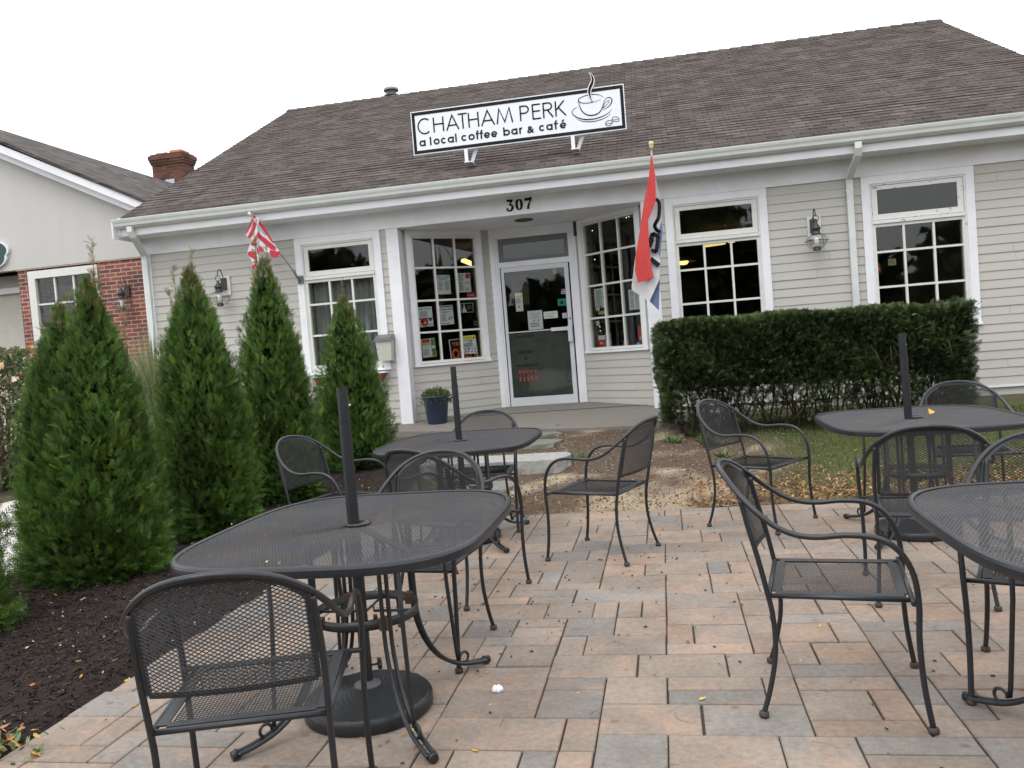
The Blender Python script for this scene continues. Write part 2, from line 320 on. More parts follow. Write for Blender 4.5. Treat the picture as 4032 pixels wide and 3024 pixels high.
sf = MB(); sf.box(-7.8, 5.6, 11.17, 11.57, 3.445, 3.458); sf.build('soffit', M_trim, bld)
fa = MB(); fa.box(-7.80, 5.66, 11.15, 11.168, 3.44, 3.66)
fa.prism([(-7.80, 11.02, 3.66), (-7.80, 11.02, 3.40), (-7.80, 11.6, 3.40), (-7.80, 11.6, 3.86)], (-.02, 0, 0))
fa.prism([(-7.81, 11.13, 3.64), (-7.81, 17.6, 6.95), (-7.81, 17.6, 6.78), (-7.81, 11.13, 3.46)], (.05, 0, 0)); fa.prism([(5.64, 11.13, 3.64), (5.64, 17.6, 6.95), (5.64, 17.6, 6.78), (5.64, 11.13, 3.46)], (.05, 0, 0))
fa.build('fascia', M_trim, bld)
gt = MB()
prof = [(11.148, 3.665), (11.148, 3.545), (11.09, 3.545), (11.045, 3.575), (11.035, 3.61), (11.02, 3.635), (11.01, 3.665), (11.01, 3.675), (11.022, 3.675), (11.026, 3.66), (11.05, 3.60), (11.13, 3.60), (11.135, 3.668)]
gt.prism([(-7.82, y, z) for y, z in prof], (13.5, 0, 0)); gt.build('gutter', M_gutter, bld)
def downspout(x, xe):
    m = MB()
    pts = [(x, 11.08, 3.56), (x, 11.08, 3.49), (x+.01, 11.12, 3.42), (xe, 11.52, 3.20), (xe, 11.545, 3.12), (xe, 11.545, .42)]
    P = [Vector(p) for p in pts]; W2, H2 = .04, .03; prev = None
    rings = []
    for i, p in enumerate(P):
        t = (P[min(i+1, len(P)-1)]-P[max(i-1, 0)]).normalized(); sx = Vector((1, 0, 0)); sx = (sx-t*sx.dot(t)).normalized(); n = t.cross(sx)
        rings.append([p+sx*a*W2+n*b*H2 for a, b in ((-1, -1), (-.3, -1), (0, -.75), (.3, -1), (1, -1), (1, 1), (-1, 1))])
    for a, b in zip(rings, rings[1:]):
        n = len(a)
        for k in range(n): m.face([a[k], a[(k+1) % n], b[(k+1) % n], b[k]])
    m.box(xe-.048, xe+.048, 11.51, 11.59, 3.03, 3.06)
    m.build('downspout', M_gutter, bld)
downspout(-7.56, -7.67); downspout(2.56, 2.53)
# roof: lapped courses
rf = MB(); n = 48; y0, z0, y1, z1 = 11.12, 3.665, 17.6, 7.0
for k in range(n):
    a = k/n; b = (k+1)/n+.004; ya, za, yb, zb = y0+(y1-y0)*a, z0+(z1-z0)*a, y0+(y1-y0)*b, z0+(z1-z0)*b
    xs = [-7.83+i*(13.5/30) for i in range(31)]
    for i in range(30):
        h = .016+random.uniform(-.004, .006)
        p = [(xs[i], ya, za+h), (xs[i+1], ya, za+h), (xs[i+1], yb, zb+.003), (xs[i], yb, zb+.003)]
        rf.face(p); rf.face([(xs[i], ya, za-.01), (xs[i+1], ya, za-.01), p[1], p[0]])
rf.prism([(-7.83, 11.13, 3.645), (-7.83, 17.6, 6.985), (-7.83, 24.1, 3.645), (-7.83, 24.1, 3.60), (-7.83, 17.6, 6.94), (-7.83, 11.13, 3.60)], (13.5, 0, 0))
for i in range(62):                                   # ridge caps
    x = -7.83+i*.2177; rf.hexa([(x, 17.45, 6.935), (x+.26, 17.45, 6.925), (x+.26, 17.75, 6.925), (x, 17.75, 6.935), (x, 17.58, 7.035), (x+.26, 17.58, 7.015), (x+.26, 17.62, 7.015), (x, 17.62, 7.035)])
roof = rf.build('roof', M_sh, bld)
vt = MB(); vc = (-5.54, 18.0, 0)
vt.lathe([(.08, 6.7), (.08, 7.16), (.16, 7.145), (.165, 7.16), (.08, 7.185), (.09, 7.19), (.09, 7.265), (.165, 7.25), (.17, 7.265), (.155, 7.31), (.04, 7.33), (0, 7.33)], 20, vc)
for k in range(14): a = k*math.pi/7; vt.box(vc[0]+.105*math.cos(a)-.007, vc[0]+.105*math.cos(a)+.007, vc[1]+.105*math.sin(a)-.007, vc[1]+.105*math.sin(a)+.007, 7.17, 7.27)
vt.build('roof_vent', mat('galvanised_steel', (.22, .23, .23), .5, metal=.3), bld)
# posts of the recess
ps = MB(); ps.box(-3.83, -3.65, 11.585, 11.78, .33, 3.20); ps.build('post', M_trim, bld)
ps = MB(); ps.box(-.17, .02, 11.585, 11.78, .33, 3.20); ps.build('post', M_trim, bld)
sc = MB(); sc.prism([(-3.83, 11.6, 3.202), (.02, 11.6, 3.202), (.02, 13.0, 3.202), (-3.83, 13.0, 3.202)], (0, 0, .02)); sc.build('recess_ceiling', M_trim, bld)
dl = MB(); c = W(1130, 474, 12.09); dl.lathe([(.0, .0), (.085, .0), (.11, -.004), (.12, -.012), (.135, -.012), (.138, .0)], 28, (-1.87, 12.09, 3.199)); dl.build('recessed_light', mat('brass_ring', (.12, .09, .05), .4, metal=.6), bld)
FL = Fr((-3.74, 11.78), (-2.54, 12.80)); FRt = Fr((-1.205, 12.80), (-.075, 11.80)); FD = Fr((-2.56, 12.80), (-1.20, 12.80))
s2 = MB()
LW0, LW1 = .13, 1.40; RW0, RW1 = .075, 1.36
clap(s2, FL, 0, FL.L, .37, 1.165); clap(s2, FL, 0, LW0, 1.165, 3.2); clap(s2, FL, LW1, FL.L, 1.165, 3.2); s2.build('recess_siding', M_siding, bld); s2 = MB()
clap(s2, FRt, 0, FRt.L, .37, 1.165); clap(s2, FRt, 0, RW0, 1.165, 3.2); clap(s2, FRt, RW1, FRt.L, 1.165, 3.2)
s2.build('recess_siding', M_siding, bld)
s3 = MB()
for F, a, b in ((FL, LW0, LW1), (FRt, RW0, RW1)):
    s3.fbox(F, -.02, F.L, .3, 1.2, -.1, -.002); s3.fbox(F, -.02, a+.05, 1.2, 3.2, -.1, -.002); s3.fbox(F, b-.05, F.L, 1.2, 3.2, -.1, -.002); s3.build('recess_wall', M_siding, bld); s3 = MB()
s3.fbox(FL, 0, FL.L+.0, .30, .372, 0, .012); s3.build('recess_base', M_siding, bld)
def grid_window(F, u0, u1, zb, zt, cols, rows, cas=.09, zs=None, muntin=.028, name='window', sillp=.03, mt=M_trim2):
    """casing round a fixed sash of cols x rows panes; window > casing, glass, jamb"""
    w_ = MB()
    us = [u0+cas+.0+(u1-u0-2*cas)*i/cols for i in range(cols+1)]
    zz = zs or [zb+(zt-zb)*i/rows for i in range(rows+1)]
    ub, ut = zz[0], zz[-1]
    w_.fbox(F, us[0]-.012, us[0]+.02, ub-.02, ut+.02, -.06, .012); w_.fbox(F, us[-1]-.02, us[-1]+.012, ub-.02, ut+.02, -.06, .012)
    w_.fbox(F, us[0]+.02, us[-1]-.02, ub-.02, ub+.02, -.06, .010); w_.fbox(F, us[0]+.02, us[-1]-.02, ut-.02, ut+.02, -.06, .010)
    for u in us[1:-1]: w_.fbox(F, u-muntin/2, u+muntin/2, ub+.02, ut-.02, -.045, .004)
    for z in zz[1:-1]: w_.fbox(F, us[0]+.02, us[-1]-.02, z-muntin/2, z+muntin/2, -.043, .001)
    win = w_.build(name, mt, bld)
    return win, us, zz
def subpart(mb, name, m_, parent): return mb.build(name, m_, parent)
for F, a, b, zs in ((FL, LW0, LW1, [1.225, 1.675, 2.150, 2.640, 3.10]), (FRt, RW0, RW1, [1.225, 1.69, 2.180, 2.655, 3.12])):
    win, us, zz = grid_window(F, a, b, 0, 0, 3, 4, cas=.10, zs=zs)
    c = MB(); c.fbox(F, a, a+.088, 1.20, 3.198, -.01, .030); c.fbox(F, b-.088, b, 1.20, 3.198, -.01, .030); c.fbox(F, a+.088, b-.088, zs[-1]+.021, 3.198, -.01, .028)
    c.build('casing', M_trim, win); c = MB(); c.fbox(F, a-.01, b+.012, 1.165, 1.200, -.02, .045); c.build('sill', M_trim, win)
    g = MB(); g.fbox(F, us[0]+.005, us[-1]-.005, zz[0]+.005, zz[-1]-.005, -.030, -.024); g.build('glass', M_glass, win)
    j = MB(); j.fbox(F, us[0]-.02, us[0]+.0, zz[0], zz[-1], -.16, -.062); j.build('jamb', M_wood, win); j = MB(); j.fbox(F, us[-1]+.0, us[-1]+.02, zz[0], zz[-1], -.16, -.062); j.build('jamb', M_wood, win)
for i, (xa, xb) in enumerate(wins):
    a, b = X(xa), X(xb); mt = M_peel if i == 2 else M_trim2; F = FR
    zs = [1.285, 1.75, 2.21, 2.555]
    win, us, zz = grid_window(F, a+.0, b-.0, 0, 0, 3, 3, cas=.135, zs=zs, mt=M_trim2)
    c = MB(); c.fbox(F, a, a+.10, 1.20, 3.197, -.01, .032); c.fbox(F, b-.10, b, 1.20, 3.197, -.01, .032); c.fbox(F, a+.10, b-.10, 3.10, 3.197, -.01, .031); c.fbox(F, a-.012, b+.012, 1.17, 1.20, -.01, .05)
    c.build('casing', M_trim, win)
    f = MB()      # inner frame + transom sash
    f.fbox(F, a+.10, a+.122, 1.24, 3.10, -.05, .018); f.fbox(F, b-.122, b-.10, 1.24, 3.10, -.05, .018); f.fbox(F, a+.122, b-.122, 3.075, 3.10, -.05, .016)
    f.fbox(F, a+.122, b-.122, 2.577, 2.622, -.05, .034); f.fbox(F, a+.122, b-.122, 1.20, 1.263, -.05, .020)
    f.build('inner_frame', mt, win)
    f = MB(); f.fbox(F, a+.128, a+.195, 2.63, 3.07, -.03, .006); f.fbox(F, b-.195, b-.128, 2.63, 3.07, -.03, .006); f.fbox(F, a+.195, b-.195, 3.018, 3.07, -.03, .004); f.fbox(F, a+.195, b-.195, 2.63, 2.70, -.03, .004); f.build('transom_sash', mt, win)
    g = MB(); g.fbox(F, us[0]+.005, us[-1]-.005, zz[0]+.005, zz[-1]-.005, -.030, -.024); g.fbox(F, a+.19, b-.19, 2.69, 3.025, -.016, -.010); g.build('glass', M_glass, win)
    j = MB(); j.fbox(F, us[0]-.03, us[0]-.012, 1.22, 2.6, -.16, -.052); j.build('jamb', M_wood, win); j = MB(); j.fbox(F, us[-1]+.012, us[-1]+.03, 1.22, 2.6, -.16, -.052); j.build('jamb', M_wood, win)
    if i == 0:
        cu = MB(); pts = []
        for k in range(61): u = a+.12+(b-a-.24)*k/60; pts.append((u, -.15-.025*math.sin(k*1.25)-.008*math.sin(k*.4)))
        for p, q in zip(pts, pts[1:]): cu.face([F.p(p[0], p[1], 1.22), F.p(q[0], q[1], 1.22), F.p(q[0], q[1], 2.58), F.p(p[0], p[1], 2.58)], 0, True)
        cu.build('curtain', M_curtain, win)
        cu = MB(); u = b-.40; cu.lathe([(.17, 1.22), (.16, 1.45), (.10, 1.70), (.075, 1.95), (.04, 2.2), (0, 2.32)], 20, tuple(F.p(u, -.22, 0)), 0); cu.build('folded_parasol', mat('white_cover_cloth', (.45, .47, .5), .8), win)
        cu = MB(); cu.fbox(F, b-.30, b-.15, 1.75, 2.1, -.36, -.34); cu.build('blue_card', mat('blue_card', (.04, .13, .35), .6), win)
# entry door
dr = MB(); F = FD
MA = mat('white_aluminium', (.62, .64, .67), .35, noise=.1, nscale=3); MA2 = mat('grey_aluminium', (.13, .14, .15), .45)
dr.fbox(F, 0, .075, .36, 3.2, -.06, .03); dr.fbox(F, F.L-.10, F.L, .36, 3.2, -.06, .03); dr.fbox(F, .075, F.L-.10, 3.075, 3.2, -.06, .025)
dr.fbox(F, .075, .11, .40, 3.075, -.06, .015); dr.fbox(F, .11, .135, .40, 3.06, -.06, -.002); dr.fbox(F, F.L-.125, F.L-.10, .40, 3.075, -.06, .015)
dr.fbox(F, .11, F.L-.125, 3.045, 3.075, -.06, .012); dr.fbox(F, .135, F.L-.125, 2.60, 2.68, -.06, .012)
door = dr.build('entry_doorway', M_trim, bld)
q = MB()
for a, b, c, d in ((.14, F.L-.13, 2.685, 2.74), (.14, F.L-.13, 2.96, 3.04), (.14, .20, 2.74, 2.96), (F.L-.185, F.L-.13, 2.74, 2.96)): q.fbox(F, a, b, c, d, -.04, -.002)
q.build('transom_frame', MA2, door)
q = MB(); q.fbox(F, .195, F.L-.18, 2.735, 2.965, -.03, -.024); q.build('transom_glass', M_glass, door)
q = MB()
for a, b, c, d in ((.155, .20, .42, 2.595), (1.147, 1.212, .42, 2.595), (.20, 1.147, .42, .555), (.20, 1.147, 2.522, 2.595)): q.fbox(F, a, b, c, d, -.03, .016)
q.fbox(F, .20, 1.147, 1.572, 1.588, -.03, .004); q.build('door_leaf', MA, door)
q = MB(); q.fbox(F, .198, 1.149, .553, 2.524, -.012, -.006); q.build('door_glass', M_glass, door)
q = MB(); q.fbox(F, 1.14, 1.205, 1.37, 1.62, .016, .075); q.fbox(F, .88, 1.14, 1.55, 1.605, .02, .05); q.build('pull_handle', MA, door)
q = MB(); q.lathe([(0, 0), (.018, 0), (.018, .012), (0, .014)], 16); q.v = [tuple(F.p(1.18+v[0], .016+v[2], 1.73+v[1])) for v in q.v]; q.build('lock_cylinder', mat('steel', (.4, .4, .4), .3, metal=.8), door)
q = MB(); q.fbox(F, .10, F.L-.1, .395, .42, -.08, .05); q.build('threshold', MA2, door)
q = MB(); q.prism([tuple(F.p(F.L-.02, .032, 2.97)), tuple(F.p(F.L+.05, .05, 2.97)), tuple(F.p(F.L+.05, .05, 3.19)), tuple(F.p(F.L-.02, .032, 3.19))], (0, -.012, 0)); q.build('gap_shadow_plate', M_black, bld)  # black plate standing in for the shadow in the siding gap
# lower door panel, its grey standing in for reflection, with lettering and seedling pots
q = MB(); q.fbox(F, .198, 1.149, .57, 1.565, -.022, -.016, 0)
text(q, 'Conversation', F, .27, .60, 1.49, .05, -.005, 1); text(q, 'Juice Bar', F, .33, .56, 1.24, .055, -.005, 1); text(q, '&', F, .425, .465, 1.14, .05, -.005, 1); text(q, 'New Smoothies!', F, .27, .62, 1.035, .055, -.005, 1)
for k in range(5):
    u = .33+k*.062; q.ribbon([(u, .80), (u, .87)], [.018, .032], F, -.005, 2); q.ribbon([(u, .87), (u+.004, .93)], .006, F, -.005, 2)
    if k < 3: q.ribbon([(u+.004+.02*math.cos(t), .955+.024*math.sin(t)) for t in np.linspace(0, 2*math.pi, 14)], .012, F, -.005, 2, closed=True)
    else:
        for s_ in (-1, 0, 1): q.ribbon([(u+.004, .91), (u+.004+s_*.018, .97)], [.004, .012], F, -.005, 2)
q.build('door_print_panel', [mat('reflection_grey', (.12, .12, .112), .4, noise=.3, nscale=3), M_blk, mat('terracotta_print', (.28, .05, .03), .6)], door)
q = MB(); q.fbox(F, .2, .50, 2.02, 2.50, -.45, -.44, 0); text(q, 'JUICE BAR', F, -.03, .49, 2.31, .10, -.43, 1, bold=.02); q.build('juice_bar_board', [mat('tan_board', (.16, .11, .05), .7), mat('dark_green_print', (.02, .03, .02), .7)], door)
# inside of the cafe
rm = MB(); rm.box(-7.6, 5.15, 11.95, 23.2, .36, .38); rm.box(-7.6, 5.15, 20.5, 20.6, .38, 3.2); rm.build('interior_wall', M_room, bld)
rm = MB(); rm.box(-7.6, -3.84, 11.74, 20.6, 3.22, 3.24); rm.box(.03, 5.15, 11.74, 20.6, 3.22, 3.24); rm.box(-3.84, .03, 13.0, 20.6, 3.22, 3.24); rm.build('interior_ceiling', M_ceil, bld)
M_ctr = mat('counter_wood', (.12, .05, .025), .6)
for b_ in ((-6.5, -4.2, 15.0, 15.4, .38, 1.4), (.5, 3.0, 14.5, 15.2, .38, 1.45), (-2.6, -1.1, 15.5, 16, .38, 1.5)):
    rm = MB(); rm.box(*b_); rm.build('counter', M_ctr, bld)
# red window box under the left window
wb = thing('window_box', 'burgundy window box with a white rim under the window by the flag', 'window box', (-4.55, 11.5, 1.05))
q = MB(); q.prism([(-5.08, 11.42, 1.13), (-5.00, 11.44, 1.0), (-4.05, 11.44, 1.0), (-3.97, 11.42, 1.13)], (0, .13, 0), 0); q.build('box', mat('burgundy_paint', (.16, .012, .02), .5), wb)
q = MB(); q.box(-5.1, -3.95, 11.40, 11.555, 1.13, 1.15); q.box(-5.03, -4.02, 11.42, 11.56, .97, 1.0); q.build('rim', M_trim, wb)
# ---------------------------------------------------------------- neighbour
NY = 12.4
nb = thing('neighbouring_house', 'pale gabled building with red brick wall and chimney left of the cafe', 'building', (-12.2, 16, 0))
RX, RZ = -12.35, 6.27; EX, EZ = -8.0, 4.09
q = MB(); q.prism([(-16.6, NY, 3.32), (EX+.25, NY, 3.32), (EX+.25, NY, 4.05), (RX, NY, RZ-.06), (-16.6, NY, 4.1)], (0, .15, 0)); q.build('gable_boards', M_board, nb)
q = MB(); q.box(-10.66, -10.46, NY+.02, NY+.17, 0, 3.32); q.box(-9.14, EX+.25, NY+.02, NY+.17, 0, 3.32); q.box(-10.46, -9.14, NY+.02, NY+.17, 0, 1.4); q.box(-10.665, EX+.25, NY-.004, NY+.10, 3.295, 3.322)
q.box(-10.66, -10.5, NY+.17, NY+.7, 0, 3.32); q.build('brick_wall', M_brick, nb)
q = MB(); q.box(-16.5, -10.66, NY+.6, NY+.7, 0, 3.32); q.box(EX+.1, EX+.25, NY+.17, 26, 0, 4.1); q.box(-16.6, -16.45, NY, 26, 0, 4.1); q.box(-16.6, EX+.25, 25.9, 26, 0, 4.1); q.build('recessed_wall', mat('beige_panel', (.52, .50, .44), .6, noise=.1), nb)
q = MB(); q.box(-10.74, -10.665, NY+.5, NY+.6, 0, 3.1); q.box(-12.8, -12.7, NY+.5, NY+.6, 0, 3.1); q.box(-12.7, -10.74, NY+.5, NY+.6, 3.0, 3.1); q.build('door_casing', M_trim, nb)
q = MB()
a = Vector((RX-.1, NY-.30, RZ+.03)); b = Vector((EX+.35, NY-.30, EZ-.13))
q.prism([a, b, b+Vector((0, 0, -.13)), a+Vector((0, 0, -.13))], (0, .30, 0)); q.prism([a+Vector((0, .12, -.13)), b+Vector((0, .12, -.13)), b+Vector((0, .12, -.24)), a+Vector((0, .12, -.24))], (0, .18, 0))
a2 = Vector((-16.9, NY-.30, EZ-.1)); q.prism([a2, a, a+Vector((0, 0, -.13)), a2+Vector((0, 0, -.13))], (0, .30, 0)); q.build('rake_board', M_trim, nb)
q = MB(); sl_ = (RZ-EZ)/(EX-RX)
q.prism([(RX, NY-.33, RZ+.09), (EX+.4, NY-.33, EZ-.2+.09), (EX+.4, NY-.33, EZ-.2+.04), (RX, NY-.33, RZ+.04)], (0, 13.9, 0)); q.prism([(RX, NY-.33, RZ+.09), (-16.95, NY-.33, EZ-.17+.09), (-16.95, NY-.33, EZ-.17+.04), (RX, NY-.33, RZ+.04)][::-1], (0, 13.9, 0))
nroof = q.build('roof', M_sh2, nb)
q = MB(); cx, cy = -12.41, 20.30
q.box(cx-.45, cx+.45, cy-.26, cy+.26, 5.9, 6.86); q.box(cx-.475, cx+.475, cy-.285, cy+.285, 6.86, 6.92); q.box(cx-.495, cx+.495, cy-.305, cy+.305, 6.92, 6.99); q.box(cx-.515, cx+.515, cy-.325, cy+.325, 6.99, 7.10); q.box(cx-.47, cx+.47, cy-.28, cy+.28, 7.10, 7.14)
ch = q.build('chimney', M_chim, nroof)
q = MB(); q.box(cx-.36, cx-.04, cy-.2, cy+.2, 7.14, 7.19); q.box(cx+.05, cx+.38, cy-.2, cy+.2, 7.14, 7.22); q.build('flue_tile', mat('terracotta_flue', (.50, .20, .11), .8), nroof)
q = MB(); q.box(cx-.1, cx+.16, cy-.274, cy-.261, 6.2, 6.46); q.box(cx+.16, cx+.30, cy-.272, cy-.261, 6.1, 6.36); q.build('flashing', mat('lead_flashing', (.38, .41, .44), .4, metal=.4), nroof)
FN = Fr((-10.46, NY+.02), (-9.14, NY+.02))
q = MB(); q.fbox(FN, 0, 1.32, 1.36, 3.22, -.02, .02); 
q = MB()
for a, b, c, d in ((0, .13, 1.4, 3.27), (1.19, 1.32, 1.4, 3.27), (.13, 1.19, 3.14, 3.27), (.13, 1.19, 1.4, 1.5)): q.fbox(FN, a, b, c, d, -.08, .025)
for u in (.48, .84): q.fbox(FN, u-.015, u+.015, 1.5, 3.14, -.05, .0)
for z in (2.70, 2.3, 1.9): q.fbox(FN, .13, 1.19, z-.015, z+.015, -.049, .0)
nw = q.build('window', M_trim2, nb)
q = MB(); q.fbox(FN, .12, 1.2, 1.45, 3.15, -.035, -.03); q.build('glass', M_glass, nw)
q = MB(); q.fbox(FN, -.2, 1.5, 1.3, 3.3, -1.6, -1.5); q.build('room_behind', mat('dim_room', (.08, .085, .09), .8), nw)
# scalloped green sign
gs = thing('shop_sign', 'dark green scalloped sign with white edge on the pale gable at the left', 'sign', (-11.5, NY-.06, 3.6))
def scal(cx_, cz, s):
    P = []
    for k in range(120):
        t = 2*math.pi*k/120; r_ = 1+.10*abs(math.sin(2.5*t+.4)); P.append((cx_+.80*s*r_*math.cos(t), cz+.30*s*r_*math.sin(t)))
    return P
q = MB(); q.prism([(x, NY-.05, z) for x, z in scal(-11.60, 3.62, 1.02)], (0, .045, 0)); q.build('border', M_white, gs)
q = MB(); q.prism([(x, NY-.062, z) for x, z in scal(-11.60, 3.62, .975)], (0, .01, 0)); q.build('panel', mat('dark_green_paint', (.008, .045, .045), .35), gs)
# ---------------------------------------------------------------- roof sign
sg = thing('roof_sign', 'long white cafe name board with black border and coffee cup standing on the roof', 'sign', (-1.78, 11.55, 4.17))
FS = Fr((-3.285, 11.5), (-.275, 11.5)); SZ = 4.175; LS = FS.L
q = MB(); q.fbox(FS, 0, LS, SZ, SZ+.61, -.05, 0, 0); q.build('panel', M_white, sg)
q = MB()
for a, b, c, d in ((.014, LS-.014, SZ+.014, SZ+.058), (.014, LS-.014, SZ+.552, SZ+.596), (.014, .056, SZ+.058, SZ+.552), (LS-.056, LS-.014, SZ+.058, SZ+.552)): q.fbox(FS, a, b, c, d, 0, .004)
q.build('border', M_blk, sg)
def sp(x, y):
    yb = 773-.12*(x-75); v = (yb-y)/688.; return ((x-75+.07*v*688)/686., SZ+v)
def arc(cx_, cz, r_, a0, a1, n=20, ry=None):
    ry = ry or r_; return [(cx_+r_*math.cos(R(a0+(a1-a0)*i/n)), cz+ry*math.sin(R(a0+(a1-a0)*i/n))) for i in range(n+1)]
q = MB(); B0 = SZ+.287; HC = .207; ST = .0195
G_ = {'C': [arc(.5, .5, .5, 50, 310, 26)], 'H': [[(0, 0), (0, 1)], [(1, 0), (1, 1)], [(0, .53), (1, .53)]], 'A': [[(0, 0), (.5, 1), (1, 0)], [(.17, .33), (.83, .33)]], 'T': [[(0, 1), (1, 1)], [(.5, 0), (.5, 1)]],
 'M': [[(0, 0), (.17, 1), (.5, .09), (.83, 1), (1, 0)]], 'P': [[(0, 0), (0, 1)], [(0, .965), (.5, .965)]+[(.5+.46*math.cos(R(a)), .73+.235*math.sin(R(a))) for a in range(80, -91, -10)]+[(0, .495)]],
 'E': [[(0, 0), (0, 1)], [(0, .965), (1, .965)], [(0, .53), (.95, .53)], [(0, .035), (1, .035)]], 'R': [[(0, 0), (0, 1)], [(0, .965), (.5, .965)]+[(.5+.40*math.cos(R(a)), .74+.225*math.sin(R(a))) for a in range(80, -91, -10)]+[(0, .515)], [(.42, .515), (1, 0)]],
 'K': [[(0, 0), (0, 1)], [(.88, 1), (.03, .42)], [(.25, .58), (1, 0)]]}
for ch_, xa, xb in (('C', 118, 250), ('H', 276, 370), ('A', 402, 522), ('T', 520, 610), ('H', 625, 718), ('A', 748, 873), ('M', 900, 1050), ('P', 1130, 1212), ('E', 1249, 1325), ('R', 1352, 1440), ('K', 1469, 1563)):
    ua, ub = (xa-75+24)/686., (xb-75+24)/686.
    for st in G_[ch_]: q.ribbon([(ua+x*(ub-ua), B0+z*HC) for x, z in st], ST, FS, .0045)
LB = SZ+.115; XH = .084; BW = .0215
def low(c, u, w_):
    o = arc(u+w_/2, LB+XH/2, w_/2-BW/2, 0, 360, 24, XH/2-BW/2); st = []
    r_ = u+w_-BW/2
    if c in 'aob': q.ribbon(o[:-1], BW, FS, .0045, closed=True)
    if c == 'a': q.ribbon([(r_, LB), (r_, LB+XH)], BW, FS, .0048)
    if c == 'b': q.ribbon([(u+BW/2, LB), (u+BW/2, LB+XH*1.4)], BW, FS, .0048)
    if c == 'l': q.ribbon([(u+BW/2, LB), (u+BW/2, LB+XH*1.4)], BW, FS, .0045)
    if c == 'c': q.ribbon(arc(u+w_/2, LB+XH/2, w_/2-BW/2, 42, 318, 20, XH/2-BW/2), BW, FS, .0045)
    if c == 'e': q.ribbon(arc(u+w_/2, LB+XH/2, w_/2-BW/2, 0, 320, 22, XH/2-BW/2), BW, FS, .0045); q.ribbon([(u+BW/2, LB+XH*.47), (u+w_-BW/2, LB+XH*.47)], BW*.85, FS, .0048)
    if c == 'f': q.ribbon([(u+w_*.4, LB), (u+w_*.4, LB+XH*1.1)]+arc(u+w_*.4+.018, LB+XH*1.12, .018, 170, 80, 6, .02), BW, FS, .0045); q.ribbon([(u, LB+XH*.93), (u+w_, LB+XH*.93)], BW*.85, FS, .0048)
    if c == 'r': q.ribbon([(u+BW/2, LB), (u+BW/2, LB+XH)], BW, FS, .0045); q.ribbon(arc(u+w_, LB+XH*.5, w_-BW/2, 165, 95, 8, XH*.44), BW, FS, .0048)
for c, xa, xb in (('a', 133, 196), ('l', 240, 258), ('o', 277, 338), ('c', 350, 405), ('a', 418, 480), ('l', 494, 512), ('c', 553, 612), ('o', 624, 688), ('f', 698, 734), ('f', 738, 772), ('e', 778, 838), ('e', 848, 910), ('b', 968, 1032), ('a', 1044, 1106), ('r', 1122, 1154), ('c', 1313, 1370), ('a', 1382, 1444), ('f', 1458, 1496), ('e', 1512, 1574)):
    low(c, (xa-75+8)/686., (xb-xa)/686.)
u = (1512-67)/686.; q.ribbon([(u+.03, LB+XH*1.12), (u+.065, LB+XH*1.42)], BW*.8, FS, .0045)
text(q, '&', FS, (1198-67)/686., (1268-67)/686., LB, XH*1.12, .0045, 0, bold=.03)
def tr_(pts, w_, n=6, closed=False, d=.0045):
    P = spline([Vector((*sp(*p), 0)) for p in pts], n, closed); m_ = len(P)
    ww = w_ if not isinstance(w_, list) else list(np.interp(np.linspace(0, 1, m_), np.linspace(0, 1, len(w_)), w_)); q.ribbon([(p.x, p.y) for p in P], ww, FS, d, closed=closed)
tr_([(1925, 235), (1890, 212), (1830, 205), (1760, 215), (1700, 240), (1692, 265), (1720, 282), (1780, 284), (1850, 270), (1905, 250)], [.003, .007, .010, .010, .009, .012, .010, .009, .006, .002])
tr_([(1690, 265), (1700, 310), (1725, 360), (1765, 390), (1810, 398), (1860, 388), (1895, 360), (1915, 320), (1930, 270), (1950, 240)], [.008, .010, .013, .015, .016, .014, .012, .009, .008, .006])
tr_([(1950, 240), (1985, 235), (2003, 262), (1985, 305), (1945, 335), (1915, 348)], [.006, .011, .014, .011, .007, .004])
tr_([(1918, 335), (1930, 300), (1955, 270), (1978, 262), (1970, 285), (1940, 315), (1918, 335)], .006)
tr_([(1685, 318), (1640, 345), (1632, 380), (1680, 418), (1760, 436), (1850, 428), (1930, 400), (1985, 365), (1998, 340)], [.003, .007, .011, .014, .016, .014, .011, .006, .002])
tr_([(1670, 432), (1730, 452), (1810, 456), (1890, 440), (1960, 410), (1990, 385)], [.002, .008, .010, .009, .006, .002])
for cx_, cy_, a_ in ((1975, 470, .35), (2037, 435, -.15)):
    P = []
    for k in range(18):
        t = 2*math.pi*k/18; x, y = 34*math.cos(t), 24*math.sin(t); P.append((cx_+x*math.cos(a_)+y*math.sin(a_), cy_-x*math.sin(a_)+y*math.cos(a_)))
    P = [sp(*p) for p in P]; q.ribbon(P, .007, FS, .0045, closed=True); tr_([(cx_-30, cy_+6), (cx_-8, cy_-2), (cx_+8, cy_+2), (cx_+30, cy_-8)], .005); tr_([(cx_-26, cy_+14), (cx_, cy_+10), (cx_+24, cy_+2)], .003)
q.build('lettering', M_blk, sg)
q = MB()
st = spline([Vector((*sp(x, y), 0)) for x, y in [(1793, 5), (1815, 35), (1826, 75), (1815, 115), (1797, 155), (1793, 195), (1803, 235), (1818, 268)]], 5)
ww = np.interp(np.linspace(0, 1, len(st)), [0, .25, .45, .7, 1], [.004, .034, .050, .036, .004])
q.ribbon([(p.x, p.y) for p in st], [x+.012 for x in ww], FS, .018, 0, th=.022); q.ribbon([(p.x, p.y) for p in st], list(ww*.8), FS, .0195, 1); q.build('steam_wisp', [M_white, M_blk], sg)
